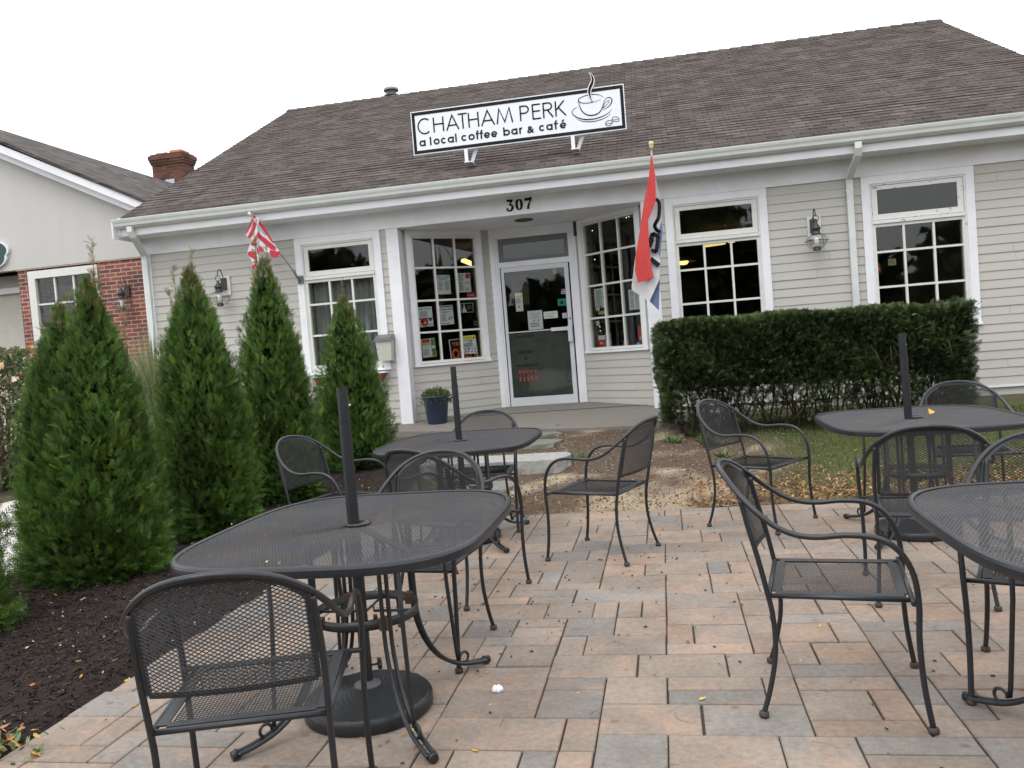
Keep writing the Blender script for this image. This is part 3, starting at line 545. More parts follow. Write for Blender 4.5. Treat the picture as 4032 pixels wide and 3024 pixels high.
for x in (-2.50, -.99):
    q = MB(); q.box(x-.05, x-.0, 11.50, 11.512, 4.0, 4.175); q.box(x-.05, x-.04, 11.512, 11.60, 4.0, 4.17); q.box(x-.06, x+.05, 11.49, 11.70, 3.99, 4.0)
    q.prism([(x+.0, 11.60, 4.0), (x+.05, 11.60, 4.0), (x+.13, 11.60, 4.175), (x+.07, 11.60, 4.175)], (0, .012, 0)); q.build('bracket', M_white, sg)
# house number
q = MB(); hn = thing('house_number', 'black numerals 307 on the white frieze above the door', 'house number', (-1.85, 11.56, 3.3))
F = Fr((-7.75, D-.033), (5.3, D-.033)); U0 = X(-2.02)
def dg(pts, ws, x0):
    q = MB(); P = spline([Vector((U0+x0+x*.1, 3.265+z*.145, 0)) for x, z in pts], 6); q.ribbon([(p.x, p.y) for p in P], list(np.interp(np.linspace(0, 1, len(P)), np.linspace(0, 1, len(ws)), ws)*1.25+.006), F, .004, th=.004); q.build('numeral', M_blk, hn)
dg([(.08, .88), (.25, .98), (.55, .93), (.85, 1.0), (.62, .72), (.42, .56), (.72, .52), (.85, .28), (.62, .03), (.25, 0), (.1, .15), (.2, .25)], [.006, .022, .020, .010, .008, .008, .014, .026, .018, .010, .018, .02], 0)
dg([(.55, .98), (.25, .85), (.15, .5), (.25, .15), (.48, .02), (.75, .15), (.85, .5), (.78, .85), (.55, .98)], [.006, .022, .028, .022, .006, .022, .028, .022, .006], .13)
dg([(.12, .75), (.18, .95), (.5, .90), (.95, 1.0), (.72, .62), (.52, .30), (.42, -.02)], [.008, .02, .026, .012, .012, .02, .026], .26)
# ---------------------------------------------------------------- lanterns
M_iron = mat('aged_bronze', (.045, .043, .042), .5, noise=.3, nscale=20); M_lg = glassmat('seeded_glass', (.93, .94, .93), .05)
def lantern(loc, label, tint=None, wide=False, block=True):
    t = thing('onion_lantern', label, 'wall lantern', loc, 0, 'onion lanterns on the walls'); o = Vector(loc)
    def pp(q): q.v = [(v[0]+o.x, v[1]+o.y, v[2]+o.z) for v in q.v]; return q
    if block: q = MB(); q.box(-.075, .095, -.018, .0, -.17, .12); pp(q).build('mounting_block', M_white if False else M_trim2, t)
    q = MB(); q.box(-.045, .045, -.04, -.018 if block else 0, -.09, .09); pp(q).build('back_plate', M_iron, t)
    q = MB(); q.tube(spline([(0, -.04, .05), (0, -.045, .12), (0, -.09, .20), (0, -.15, .205), (0, -.19, .15), (0, -.19, .105)], 6), .007, 8)
    q.tube([(.04*math.cos(a), -.19, .075+.04*math.sin(a)) for a in np.linspace(0, 2*math.pi, 20)[:-1]], .0055, 6, closed=True); pp(q).build('bracket_arm', M_iron, t)
    c = (0, -.19, 0)
    q = MB(); q.lathe([(0, .045), (.02, .04), (.022, .015), (.03, 0), (.062, -.05), (.062, -.06), (.05, -.062), (.05, -.115), (.058, -.12), (.058, -.13), (0, -.13)], 20, c); pp(q).build('cap', M_iron, t)
    q = MB(); q.lathe([(.05, -.13), (.09, -.145), (.122, -.18), (.130, -.215), (.118, -.255), (.085, -.285), (.05, -.295)], 28, c); pp(q).build('glass_globe', M_lg, t)
    q = MB()
    for k in range(4):
        a = math.pi/4*(2*k+1)*1.0; q.tube([(c[0]+r_*math.cos(a), c[1]+r_*math.sin(a), z) for r_, z in [(.058, -.125), (.11, -.14), (.142, -.18), (.150, -.215), (.138, -.26), (.10, -.30), (.045, -.315)]], .0032, 6)
    q.tube([(c[0]+.150*math.cos(a), c[1]+.150*math.sin(a), -.215) for a in np.linspace(0, 2*math.pi, 28)[:-1]], .0032, 6, closed=True); pp(q).build('cage', M_iron, t)
    q = MB(); q.lathe([(0, -.29), (.048, -.29), (.048, -.335), (.05, -.34), (0, -.34)], 18, c); pp(q).build('base_cup', M_iron, t)
    q = MB(); q.lathe([(0, -.29), (.02, -.28), (.03, -.23), (.033, -.19), (.02, -.16), (0, -.15)], 14, c); pp(q).build('bulb', mat('frosted_bulb', (.75, .75, .72), .3), t)
    return t
lantern((2.06, D-.015, 2.63), 'onion lantern on clapboard between the two right windows, next to the downspout')
lantern((-6.42, D-.015, 2.64), 'onion lantern on clapboard left of the striped flag, above the conical evergreens')
lantern((-8.62, NY+.015, 2.78), 'onion lantern on the red brick wall of the neighbouring building', block=False)
# ---------------------------------------------------------------- mailbox
mb_ = thing('mailbox', 'translucent beige letter box with grey lid beside the white post', 'mailbox', (-3.95, 11.5, 1.3))
q = MB(); q.hexa([(-4.045, 11.44, 1.30), (-3.855, 11.44, 1.30), (-3.855, 11.565, 1.30), (-4.045, 11.565, 1.30), (-4.07, 11.42, 1.60), (-3.83, 11.42, 1.60), (-3.83, 11.565, 1.63), (-4.07, 11.565, 1.63)]); q.build('box', mat('beige_plastic', (.48, .48, .42), .35), mb_)
q = MB(); q.hexa([(-4.09, 11.40, 1.585), (-3.81, 11.40, 1.585), (-3.81, 11.566, 1.62), (-4.09, 11.566, 1.62), (-4.075, 11.405, 1.635), (-3.825, 11.405, 1.635), (-3.825, 11.566, 1.685), (-4.075, 11.566, 1.685)]); q.build('lid', mat('grey_lid', (.13, .14, .14), .4), mb_)
# ---------------------------------------------------------------- planter pot by the door
pt = thing('flower_pot', 'tall blue glazed pot of trailing green plants beside the recess wall', 'planter', (-3.25, 11.46, .35))
q = MB(); q.lathe([(0, 0), (.135, 0), (.14, .01), (.185, .36), (.20, .37), (.205, .385), (.20, .40), (.185, .40), (.18, .37), (0, .36)], 32, (-3.25, 11.46, .35)); q.build('pot', streaky('blue_glaze', (.012, .045, .10), (.03, .03, .035), (14, 14, 2), .25), pt)
M_leaf = tintmat('leaf', .55, .25); M_leaf2 = tintmat('needle_foliage', .6, .15)
LV = [(0, 0, 0), (.28, .1, .5), (0, 0, 1), (-.28, .1, .5)]; LF = [(0, 1, 2, 3)]
n = 420; a = rng.uniform(0, 2*math.pi, n); r_ = .19*np.sqrt(rng.uniform(0, 1, n))*1.08; T = np.stack([-3.25+r_*np.cos(a), 11.46+r_*np.sin(a), .73+.14*rng.uniform(0, 1, n)*(1-r_/.3)-np.where(r_ > .17, rng.uniform(0, .12, n), 0)], 1)
dz = np.stack([np.cos(a)*r_*4, np.sin(a)*r_*4, rng.uniform(.1, 1, n)], 1); M_ = basis(dz, rng.uniform(0, 6, n))*rng.uniform(.03, .06, n)[:, None, None]
cc = np.array([.12, .17, .05])*rng.uniform(.5, 1.3, (n, 1)); scatter('foliage', LV, LF, M_, T, cc, M_leaf, pt)
q = MB()
for k in range(3): a = rng.uniform(0, 6); q.lathe([(0, 0), (.011, .005), (.009, .011), (0, .012)], 8, (-3.25+.17*math.cos(a), 11.46+.17*math.sin(a)-.02, .76+.05*rng.uniform()))
q.build('blossoms', mat('coral_petals', (.65, .10, .07), .6), pt)
# ---------------------------------------------------------------- flags
def zf(x, y): return (800+x/3.318)/K, (800+y/3.318)/K
us = thing('striped_flag', 'red and white striped flag drooping from a tilted pole left of the first window', 'flag', (-5.19, 11.55, 2.59))
q = MB(); p0 = Vector((-5.19, 11.50, 2.62)); p1 = Vector((-5.59, 10.98, 3.50)); q.tube([p0, p1], .011, 8); q.tube([p1, p1+(p1-p0).normalized()*.05], .020, 10, mi=1); q.build('pole', [mat('grey_pole', (.30, .31, .33), .4), M_white], us)
q = MB(); q.box(-5.235, -5.145, 11.55, 11.569, 2.53, 2.65); q.tube([(-5.19, 11.555, 2.57), (-5.205, 11.53, 2.60), p0+(p1-p0)*.12], .019, 8); q.build('bracket', mat('cast_bracket', (.13, .14, .16), .5), us)
M_fr = mat('faded_red_cloth', (.50, .035, .06), .85, noise=.15, nscale=6, bump=.2, bscale=14); M_fw = mat('off_white_cloth', (.66, .64, .66), .85, noise=.1, nscale=6, bump=.2, bscale=14); M_fb = mat('faded_blue_cloth', (.13, .17, .30), .85, bump=.2, bscale=14)
def cloth_poly(q, pts, Y, f, mi, fold=.035, k=24., ph=0.):
    """polygon of zoom points cut into a fine sheet with folds, real depth and 2 mm thickness"""
    P = [W(*f(*p), Y) for p in pts]; P2 = [(p.x, p.z) for p in P]
    dz = .02; zs_ = [p[1] for p in P2]; z = min(zs_); rows = []
    n = max(2, int((max(zs_)-z)/dz))
    for i in range(n+1):
        zz = z+1e-4+(max(zs_)-z-2e-4)*i/n; xs_ = []
        for j in range(len(P2)):
            a, b = P2[j], P2[(j+1) % len(P2)]
            if (a[1] <= zz) != (b[1] <= zz): xs_.append(a[0]+(zz-a[1])/(b[1]-a[1])*(b[0]-a[0]))
        xs_.sort()
        if len(xs_) >= 2: rows.append((zz, xs_[0], xs_[-1]))
    m = 10
    def yy(x, zq): return Y+fold*math.sin(x*k+ph+zq*2.5)+fold*.35*math.sin(x*k*2.3+1+zq*4)
    for (za, a0, a1), (zb, b0, b1) in zip(rows, rows[1:]):
        for i in range(m):
            xa, xb, xc, xd = a0+(a1-a0)*i/m, a0+(a1-a0)*(i+1)/m, b0+(b1-b0)*(i+1)/m, b0+(b1-b0)*i/m
            q.face([(xa, yy(xa, za), za), (xb, yy(xb, za), za), (xc, yy(xc, zb), zb), (xd, yy(xd, zb), zb)], mi, True)
q = MB()
for pts, Y, mi in [
 ([(655, 160), (740, 185), (720, 330), (722, 470), (715, 560), (690, 500), (640, 480), (610, 465), (555, 415), (605, 260)], 11.12, 0),
 ([(700, 190), (745, 185), (780, 290), (960, 570), (1005, 640), (990, 690), (930, 715), (880, 690), (860, 605), (810, 620), (770, 640), (730, 560), (712, 300)], 11.14, 0),
 ([(625, 480), (720, 520), (725, 740), (690, 820), (650, 880), (635, 850), (660, 790), (580, 660), (600, 580)], 11.15, 0),
 ([(650, 160), (700, 170), (640, 240), (600, 330), (568, 400), (560, 405), (575, 340), (605, 260)], 11.114, 1), ([(660, 225), (705, 215), (690, 310), (650, 400), (605, 462), (578, 450), (620, 350)], 11.114, 1), ([(645, 475), (690, 430), (722, 370), (724, 430), (690, 515), (640, 490)], 11.114, 1),
 ([(705, 205), (745, 225), (775, 275), (935, 530), (905, 520), (718, 280)], 11.134, 1), ([(718, 370), (760, 420), (955, 572), (950, 590), (900, 612), (860, 585), (725, 455)], 11.134, 1), ([(728, 545), (760, 570), (810, 620), (770, 640), (735, 635)], 11.134, 1),
 ([(860, 605), (905, 605), (905, 668), (955, 665), (1000, 615), (1008, 645), (985, 690), (940, 718), (880, 700)], 11.128, 1), ([(940, 580), (960, 572), (950, 600), (920, 640), (905, 640)], 11.13, 1),
 ([(622, 510), (692, 515), (690, 560), (622, 560)], 11.144, 1), ([(622, 622), (694, 640), (692, 672), (655, 670), (700, 700), (690, 745), (600, 690), (580, 650)], 11.144, 1), ([(690, 560), (725, 600), (728, 690), (695, 640)], 11.144, 1),
 ([(690, 740), (724, 740), (700, 785), (668, 790), (650, 750)], 11.144, 1), ([(650, 790), (692, 785), (690, 820), (650, 880), (637, 850)], 11.142, 1)]:
    cloth_poly(q, pts, Y-.02, zf, mi, fold=.012, k=30)
q.build('cloth', [M_fw, M_fr], us)
def zo(x, y): return (2400+x/2.0733)/K, (500+y/2.0733)/K
of = thing('open_flag', 'tall red, white and blue OPEN flag hanging in folds right of the entrance', 'flag', (.0, 11.57, 2.3))
tip = W(1407, 316, 10.72)
q = MB(); q.tube([(-.03, 11.56, 2.28), tip], .011, 8); q.lathe([(0, 0), (.018, 0), (.02, .02), (.03, .03), (.02, .04), (.03, .055), (.034, .075), (.026, .098), (0, .108)], 16, (tip.x, tip.y, tip.z-.04), 1); q.build('pole', [mat('white_pole', (.5, .5, .5), .4), mat('brass_ball', (.60, .52, .28), .35)], of)
q = MB(); q.box(-.08, .0, 11.555, 11.584, 2.2, 2.34); q.build('bracket', M_gutter, of)
q = MB()
cloth_poly(q, [(340, 270), (372, 390), (408, 560), (428, 700), (430, 850), (415, 1000), (408, 1245), (327, 1425), (182, 1330), (180, 1300), (205, 1090), (240, 900), (300, 700)], 10.80, zo, 0, .03, 14)
cloth_poly(q, [(345, 228), (375, 400), (378, 600), (345, 690), (316, 760), (322, 950), (338, 1100), (350, 1180), (364, 1235), (350, 1243), (232, 1272), (207, 1170), (210, 1080), (228, 950), (255, 800), (280, 620), (318, 420), (338, 230)], 10.72, zo, 1, .022, 20)
cloth_poly(q, [(425, 765), (433, 845), (415, 1040), (405, 1075), (396, 860)], 10.752, zo, 2, .01, 14); cloth_poly(q, [(412, 1225), (403, 1498), (325, 1422)], 10.85, zo, 2, .03, 14)
for pts, w_ in [([(380, 588), (404, 620), (406, 690), (398, 745), (374, 790), (370, 815), (386, 842), (412, 858)], 30), ([(330, 945), (352, 870), (398, 892)], 36), ([(398, 892), (382, 1020), (344, 1006)], 32), ([(330, 980), (352, 920)], 24), ([(338, 1078), (402, 1130)], 38)]:
    P = pts if len(pts) < 6 else [(v.x, v.y) for v in spline([Vector((*p, 0)) for p in pts], 4)]
    for a, b in zip(P, P[1:]):
        dx, dy = b[0]-a[0], b[1]-a[1]; l = math.hypot(dx, dy) or 1; e = .12*w_; nx, ny = -dy/l*w_/2, dx/l*w_/2; ex, ey = dx/l*e, dy/l*e
        q.face([tuple(W(*zo(*c), 10.746)) for c in [(a[0]-ex+nx, a[1]-ey+ny), (a[0]-ex-nx, a[1]-ey-ny), (b[0]+ex-nx, b[1]+ey-ny), (b[0]+ex+nx, b[1]+ey+ny)]], 3)
q.build('cloth', [M_fw, mat('open_red_cloth', (.55, .06, .055), .85, noise=.12, nscale=4, bump=.25, bscale=10), M_fb, M_blk], of)
# ---------------------------------------------------------------- papers in the windows
def sheet(name, label, cat, F, u0, u1, z0, z1, d, items, mats=None, rot=0.0, group='papers taped inside the windows'):
    """items: ('t', str, fx0, fx1, fz, fh, mi, bold) / ('r', fx0, fx1, fz0, fz1, mi) / ('l', fx0, fx1, fz0, fz1, rows, mi) in sheet fractions"""
    cu, cz = (u0+u1)/2, (z0+z1)/2
    class G2:
        U = F.U; N = F.N
        def p(s, u, dd, z):
            a, b = u-cu, z-cz; return F.p(cu+a*math.cos(rot)-b*math.sin(rot), dd, cz+a*math.sin(rot)+b*math.cos(rot))
    g = G2(); q = MB(); w_, h_ = u1-u0, z1-z0; ms = [M_paper, M_grayp, M_blk, M_red, M_yel, M_blue, M_grn, M_orange, M_teal, M_tan]
    base = 0
    if items and items[0][0] == 'base': base = items[0][1]; items = items[1:]
    MB.fbox(q, g, u0, u1, z0, z1, d-.003, d, base); lay = 0
    for it in items:
        lay += 1; dd = d+.0006+.0003*lay
        if it[0] == 'r': q.face([g.p(u0+it[1]*w_, dd, z0+it[3]*h_), g.p(u0+it[2]*w_, dd, z0+it[3]*h_), g.p(u0+it[2]*w_, dd, z0+it[4]*h_), g.p(u0+it[1]*w_, dd, z0+it[4]*h_)], it[5])
        elif it[0] == 'c': q.face([g.p(u0+it[1]*w_+it[3]*w_*math.cos(t), dd, z0+it[2]*h_+it[3]*w_*math.sin(t)) for t in np.linspace(0, 2*math.pi, 15)[:-1]], it[4])
        elif it[0] == 'l':
            nr = it[5]
            for i in range(nr):
                za = it[4]-(it[4]-it[3])*(i+.5)/nr; hh = (it[4]-it[3])/nr*.22; xe = it[1]+(it[2]-it[1])*random.uniform(.65, 1)
                q.face([g.p(u0+it[1]*w_, dd, z0+(za-hh)*h_), g.p(u0+xe*w_, dd, z0+(za-hh)*h_), g.p(u0+xe*w_, dd, z0+(za+hh)*h_), g.p(u0+it[1]*w_, dd, z0+(za+hh)*h_)], it[6])
        elif it[0] == 't': text(q, it[1], g, u0+it[2]*w_, u0+it[3]*w_, z0+it[4]*h_, it[5]*h_, dd, it[6], bold=it[7] if len(it) > 7 else 0)
    o = q.build(name, ms); return tag(o, label, cat, group)
dP = -.034
def fu(F, x, y, Z=None):               # zoom point of the recess close-up -> (u, z) on frame F
    px, py = x/K, y/K; d = ray(px, py); o = Vector((0, 0, CH)); k = (F.o-o).dot(F.N)/d.dot(F.N); p = o+d*k
    return (p-F.o).dot(F.U), p.z
def bx(F, x0, y0, x1, y1, s, ox, oy):
    a = fu(F, ox+x0/s, oy+y0/s); b = fu(F, ox+x1/s, oy+y1/s); c = fu(F, ox+x1/s, oy+y0/s); e = fu(F, ox+x0/s, oy+y1/s)
    return (a[0]+e[0])/2, (b[0]+c[0])/2, (b[1]+e[1])/2, (a[1]+c[1])/2
ZL = (2.5517, 1560, 850)
sheet('notice', 'white two column notice in the second row, middle pane of the left recess window', 'paper notice', FL, *bx(FL, 425, 592, 555, 785, *ZL), dP, [('c', .15, .92, .06, 1), ('c', .85, .92, .06, 1), ('l', .1, .9, .72, .92, 4, 1), ('l', .08, .46, .2, .68, 10, 1), ('l', .54, .92, .2, .68, 10, 1)])
sheet('notice', 'white notice with a small dark red picture in its upper right corner', 'paper notice', FL, *bx(FL, 628, 572, 758, 765, *ZL), dP, [('r', .62, .95, .72, .96, 3), ('l', .08, .55, .6, .95, 6, 1), ('l', .08, .5, .08, .55, 10, 1), ('l', .56, .92, .08, .24, 3, 1), ('l', .56, .92, .44, .55, 2, 1)])
sheet('soft_drink_sticker', 'small red soft drink sticker at the foot of the second row right pane', 'sticker', FL, *bx(FL, 722, 768, 797, 815, *ZL), dP, [('base', 3), ('t', 'Coca-Cola', .08, .92, .25, .4, 0)])
sheet('curling_poster', 'white poster headed LEARN TO CURL with curling stones picture', 'poster', FL, *bx(FL, 230, 912, 376, 1112, *ZL), dP, [('t', 'LEARN TO CURL', .05, .95, .86, .08, 5, .02), ('l', .15, .85, .48, .8, 8, 1), ('r', .02, .98, .08, .44, 5), ('r', .02, .98, .12, .36, 0), ('c', .4, .25, .27, 3), ('c', .25, .27, .08, 2), ('c', .42, .2, .08, 4), ('c', .82, .32, .08, 2), ('l', .2, .8, .01, .07, 1, 1)], rot=.03)
sheet('chorus_poster', "white poster headed Women's Chorus with small musical notes", 'poster', FL, *bx(FL, 448, 897, 585, 1092, *ZL), dP, [('r', .05, .95, .90, .97, 1), ('t', "Women's Chorus", .04, .96, .76, .10, 2, .03), ('l', .15, .9, .6, .7, 2, 1), ('l', .12, .5, .2, .55, 6, 1), ('c', .65, .28, .05, 2), ('c', .8, .32, .05, 2), ('r', .66, .69, .28, .42, 2), ('r', .81, .84, .32, .44, 2), ('l', .1, .9, .04, .1, 1, 5)], rot=.03)
sheet('dance_card', 'black postcard with a white gown shape in the third row right pane', 'card', FL, *bx(FL, 660, 875, 785, 968, *ZL), dP, [('r', .03, .97, .04, .96, 2), ('r', .12, .42, .05, .35, 0), ('r', .18, .34, .35, .6, 0), ('r', .23, .29, .6, .9, 0), ('l', .5, .9, .3, .75, 4, 1)])
sheet('dark_postcard', 'dark card with a pale round face in the third row right pane', 'card', FL, *bx(FL, 785, 1035, 835, 1125, *ZL), dP, [('base', 2), ('c', .5, .55, .34, 9), ('c', .5, .55, .28, 2)])
sheet('green_flyer', 'cream flyer with brick house picture and green column in the bottom left pane', 'poster', FL, *bx(FL, 268, 1230, 408, 1420, *ZL), dP, [('base', 9), ('r', .03, .97, .03, .97, 0), ('r', .06, .62, .64, .96, 3), ('r', .10, .58, .66, .80, 9), ('r', .68, .97, .04, .96, 6), ('r', .72, .93, .45, .6, 0), ('t', 'SUPPER', .1, .55, .5, .06, 3), ('l', .08, .6, .1, .46, 9, 1)], rot=.05)
b = bx(FL, 558, 1225, 835, 1455, *ZL)
sheet('open_sign', 'black sign with orange letters YES OPEN behind the bottom panes', 'sign', FL, *b, dP-.03, [('r', .0, 1, 0, 1, 0), ('r', .03, .97, .03, .97, 2), ('t', 'YES', .10, .42, .72, .14, 7, .03), ('t', "WE'RE", .50, .92, .72, .14, 7, .03), ('t', 'OPEN', .06, .94, .13, .46, 7, .02)], rot=.05)
sheet('trash_bash_poster', 'white poster with yellow TRASH BASH heading over the orange OPEN sign', 'poster', FL, *bx(FL, 685, 1200, 812, 1385, *ZL), dP+.004, [('r', 0, 1, .76, 1, 4), ('t', 'TRASH BASH', .05, .72, .84, .10, 6, .03), ('c', .85, .86, .07, 2), ('l', .1, .85, .68, .8, 2, 5), ('l', .06, .94, .38, .62, 4, 1), ('r', .08, .2, .22, .3, 1), ('r', .3, .45, .24, .32, 2), ('r', .6, .7, .24, .32, 5), ('r', .8, .92, .22, .30, 1), ('r', .1, .2, .1, .18, 3), ('r', .3, .42, .1, .18, 6), ('r', .55, .66, .08, .16, 5), ('r', .8, .9, .08, .16, 3)], rot=.02)
ZR = (2.0743, 1900, 850)
sheet('paper_bag_flyer', 'narrow white flyer with an orange leaf at the left of the door glass', 'poster', FD, *bx(FD, 268, 628, 328, 780, *ZR), dP+.022, [('r', .1, .9, .74, .84, 4), ('l', .12, .88, .42, .7, 5, 1), ('c', .5, .25, .16, 7), ('c', .62, .22, .1, 4)])
sheet('shirts_and_shoes_notice', 'white SHIRTS AND SHOES REQUIRED notice in the middle of the door', 'paper notice', FD, *bx(FD, 370, 773, 490, 928, *ZR), dP+.022, [('t', 'SHIRTS AND', .15, .85, .80, .07, 1), ('t', 'SHOES', .3, .7, .70, .07, 1), ('t', 'REQUIRED', .18, .82, .60, .07, 1), ('c', .7, .48, .05, 3), ('c', .4, .47, .05, 1), ('l', .12, .88, .12, .38, 3, 1)])
sheet('cold_brew_card', 'cream COLD BREW card beside the door notice', 'card', FD, *bx(FD, 497, 778, 615, 838, *ZR), dP+.022, [('base', 9), ('r', .02, .98, .04, .96, 0), ('t', 'COLD BREW', .15, .85, .55, .22, 6), ('r', .1, .16, .2, .4, 7), ('l', .25, .85, .2, .42, 2, 1)])
sheet('teal_decal', 'teal rounded decal on the right of the door glass', 'sticker', FD, *bx(FD, 612, 676, 682, 734, *ZR), dP+.022, [('base', 8), ('r', .3, .7, .3, .5, 2), ('r', .4, .6, .5, .65, 2)])
sheet('card_payment_decal', 'payment card decal above the teal one on the door', 'sticker', FD, *bx(FD, 640, 595, 675, 637, *ZR), dP+.022, [('r', 0, 1, .5, 1, 5), ('c', .35, .75, .24, 3), ('c', .65, .75, .24, 4), ('t', 'VISA', .12, .88, .12, .26, 5, .03)])
sheet('pale_card', 'blank pale green card at the right edge of the door glass', 'card', FD, *bx(FD, 650, 792, 690, 835, *ZR), dP+.022, [])
sheet('small_tag', 'small pale tag hanging high on the door glass', 'card', FD, *bx(FD, 575, 430, 600, 478, *ZR), dP+.022, [('base', 9)])
sheet('menu_page', 'white menu page in the left pane of the right recess window', 'paper notice', FRt, *bx(FRt, 902, 592, 990, 752, *ZR), dP, [('l', .12, .88, .12, .92, 16, 1), ('r', .4, .65, .03, .09, 2)])
sheet('teal_decal', 'small teal decal overlapping the menu page in the right recess window', 'sticker', FRt, *bx(FRt, 970, 627, 1003, 682, *ZR), dP+.004, [('base', 8), ('r', .3, .7, .35, .55, 2)])
sheet('card_payment_decal', 'payment card decal under the menu page in the right recess window', 'sticker', FRt, *bx(FRt, 915, 730, 942, 775, *ZR), dP+.004, [('r', 0, 1, .5, 1, 5), ('c', .35, .75, .24, 3), ('c', .65, .75, .24, 4), ('t', 'VISA', .12, .88, .12, .26, 5, .03)])
sheet('tan_strip', 'tan strip below the menu page in the right recess window', 'sticker', FRt, *bx(FRt, 930, 775, 1003, 805, *ZR), dP, [('base', 9)])
sheet('round_decal', 'round pale decal in the bottom left pane of the right recess window', 'sticker', FRt, *bx(FRt, 915, 860, 940, 897, *ZR), dP, [('c', .5, .5, .45, 1), ('c', .5, .5, .38, 0), ('t', 'CASH', .2, .8, .42, .18, 5)])
sheet('menu_page', 'pale blue-white two column menu page behind the hanging OPEN flag', 'paper notice', FRt, *bx(FRt, 1182, 598, 1278, 765, *ZR), dP, [('l', .06, .46, .06, .94, 16, 1), ('l', .54, .94, .06, .94, 16, 1)])
sheet('teal_menu_strip', 'pale teal strip right of the menu page behind the OPEN flag', 'paper notice', FRt, *bx(FRt, 1280, 640, 1305, 757, *ZR), dP, [('base', 8), ('l', .2, .8, .1, .9, 8, 0)])
for nm, b_, it, lb in (('red_booklet', (925, 975, 985, 1085), [('base', 3), ('r', .05, .95, .65, .97, 0), ('l', .2, .8, .3, .5, 2, 0)], 'red topped booklet leaning in the bottom left corner of the right recess window'), ('blue_leaflet', (985, 960, 1030, 1085), [('r', .05, .95, .5, .95, 5), ('l', .1, .9, .1, .4, 4, 1)], 'pale leaflet with blue top beside the red booklet'), ('portrait_leaflet', (1133, 1022, 1172, 1083), [('r', .1, .5, .1, .7, 3), ('c', .55, .5, .2, 5)], 'small white leaflet with portrait picture in the middle bottom pane'), ('red_leaflet', (1250, 897, 1298, 1025), [('base', 3), ('l', .2, .8, .1, .3, 2, 0)], 'tall red leaflet in the bottom right pane'), ('blue_card', (1236, 1030, 1278, 1075), [('base', 5), ('l', .15, .85, .2, .8, 4, 0)], 'small blue card in the bottom right pane')):
    sheet(nm, lb, 'leaflet', FRt, *bx(FRt, *b_, *ZR), dP-.02, it, group='leaflets on the right window ledge')
Z3 = (2.37, 3100, 600)
sheet('soft_drink_sign', 'red soft drink sign inside the far right window', 'sign', FR, *bx(FR, 815, 1030, 892, 1120, *Z3), -.12, [('base', 3), ('t', 'Cola', .02, .8, .3, .5, 0, .02)], group=None, rot=.1)
sheet('lit_menu_sign', 'small dim tan sign inside the far right window', 'sign', FR, *bx(FR, 968, 985, 1043, 1045, *Z3), -.14, [('base', 9), ('l', .1, .9, .1, .9, 4, 1)], group=None)
# lamps inside
M_warm = emis('warm_lamp', (1, .62, .22), 2.2); M_tube = emis('yellow_tube', (1, .70, .25), 1.1)
for lb, (xa, ya), (xb, yb), Yd in (('yellow strip light on the ceiling behind the left of the middle pane', (1523, 531), (1564, 525), 15.5), ('yellow strip light at the top right corner of the second window', (1610, 513), (1641, 508), 15.5), ('orange strip light behind the top right pane of the left recess window', (1000, 562), (1022, 571), 14.5)):
    a, b = W(xa, ya, Yd), W(xb, yb, Yd+.2); q = MB(); q.bar(a, b, .10, .05); o = q.build('strip_light', M_tube if Yd > 15 else M_warm); tag(o, lb, 'ceiling light', 'lights inside the cafe')
for lb, (px, py), Yd in (('pendant lamp with wide shade in the upper left pane of the second window', (1476, 566), 14.0), ('pendant lamp behind the upper bar of the second window', (1580, 519), 16.0)):
    c = W(px, py, Yd); t = thing('pendant_lamp', lb, 'pendant lamp', tuple(c), 0, 'pendant lamps inside the cafe')
    q = MB(); q.lathe([(.22, .0), (.12, .04), (.03, .10), (0, .10)], 20, tuple(c)); q.build('shade', mat('cream_shade', (.35, .25, .12), .5), t); q = MB(); q.lathe([(0, -.05), (.06, -.04), (.09, 0), (.05, .035), (0, .04)], 16, tuple(c)); q.build('bulb', M_warm, t); q = MB(); q.tube([tuple(c+Vector((0, 0, .1))), (c.x, c.y, 3.22)], .006, 6); q.build('cord', M_black, t)
q = MB()
for px, py in ((2332, 908), (2342, 1022), (2457, 852), (2466, 857), (2476, 853), (2355, 1270), (2362, 1286), (2364, 1303)):
    c = W(px/K, py/K, 12.9); q.lathe([(0, -.008), (.008, 0), (0, .008)], 6, tuple(c))
o = q.build('string_lights', emis('tiny_bulb', (1, .85, .6), 3)); tag(o, 'tiny warm string light bulbs dotted inside the right recess window', 'string lights')
# ---------------------------------------------------------------- garden furniture
def diamond(q, inside, place, W2, H2, cw=.016, chh=.0085, sw=.0024, th=.0016):
    """expanded metal: inside(x,y) clip, place(x,y)->(pos, normal)"""
    nx, ny = int(W2/cw)+1, int(H2/chh)+1; V = {}
    def vid(i, j):
        if (i, j) not in V: V[i, j] = (i*cw/2, j*chh/2)
        return V[i, j]
    for j in range(-2*ny, 2*ny+1):
        for i in range(-2*nx, 2*nx+1):
            if (i+j) % 2: continue
            for sj in (-1, 1):
                a = vid(i, j); b = vid(i+1, j+sj); mx_, my = (a[0]+b[0])/2, (a[1]+b[1])/2
                if not inside(mx_, my): continue
                A, n = place(*a); B, _ = place(*b); t = (B-A).normalized(); s_ = n.cross(t)*(sw/2); k = n*(th/2)
                q.face([A-s_+k, A+s_-k, B+s_-k, B-s_+k], 0)
                q.face([A-s_-k*1.2, A+s_*.6+k*1.4, B+s_*.6+k*1.4, B-s_-k*1.2], 0)
CHAIRG = 'black mesh armchairs on the patio'
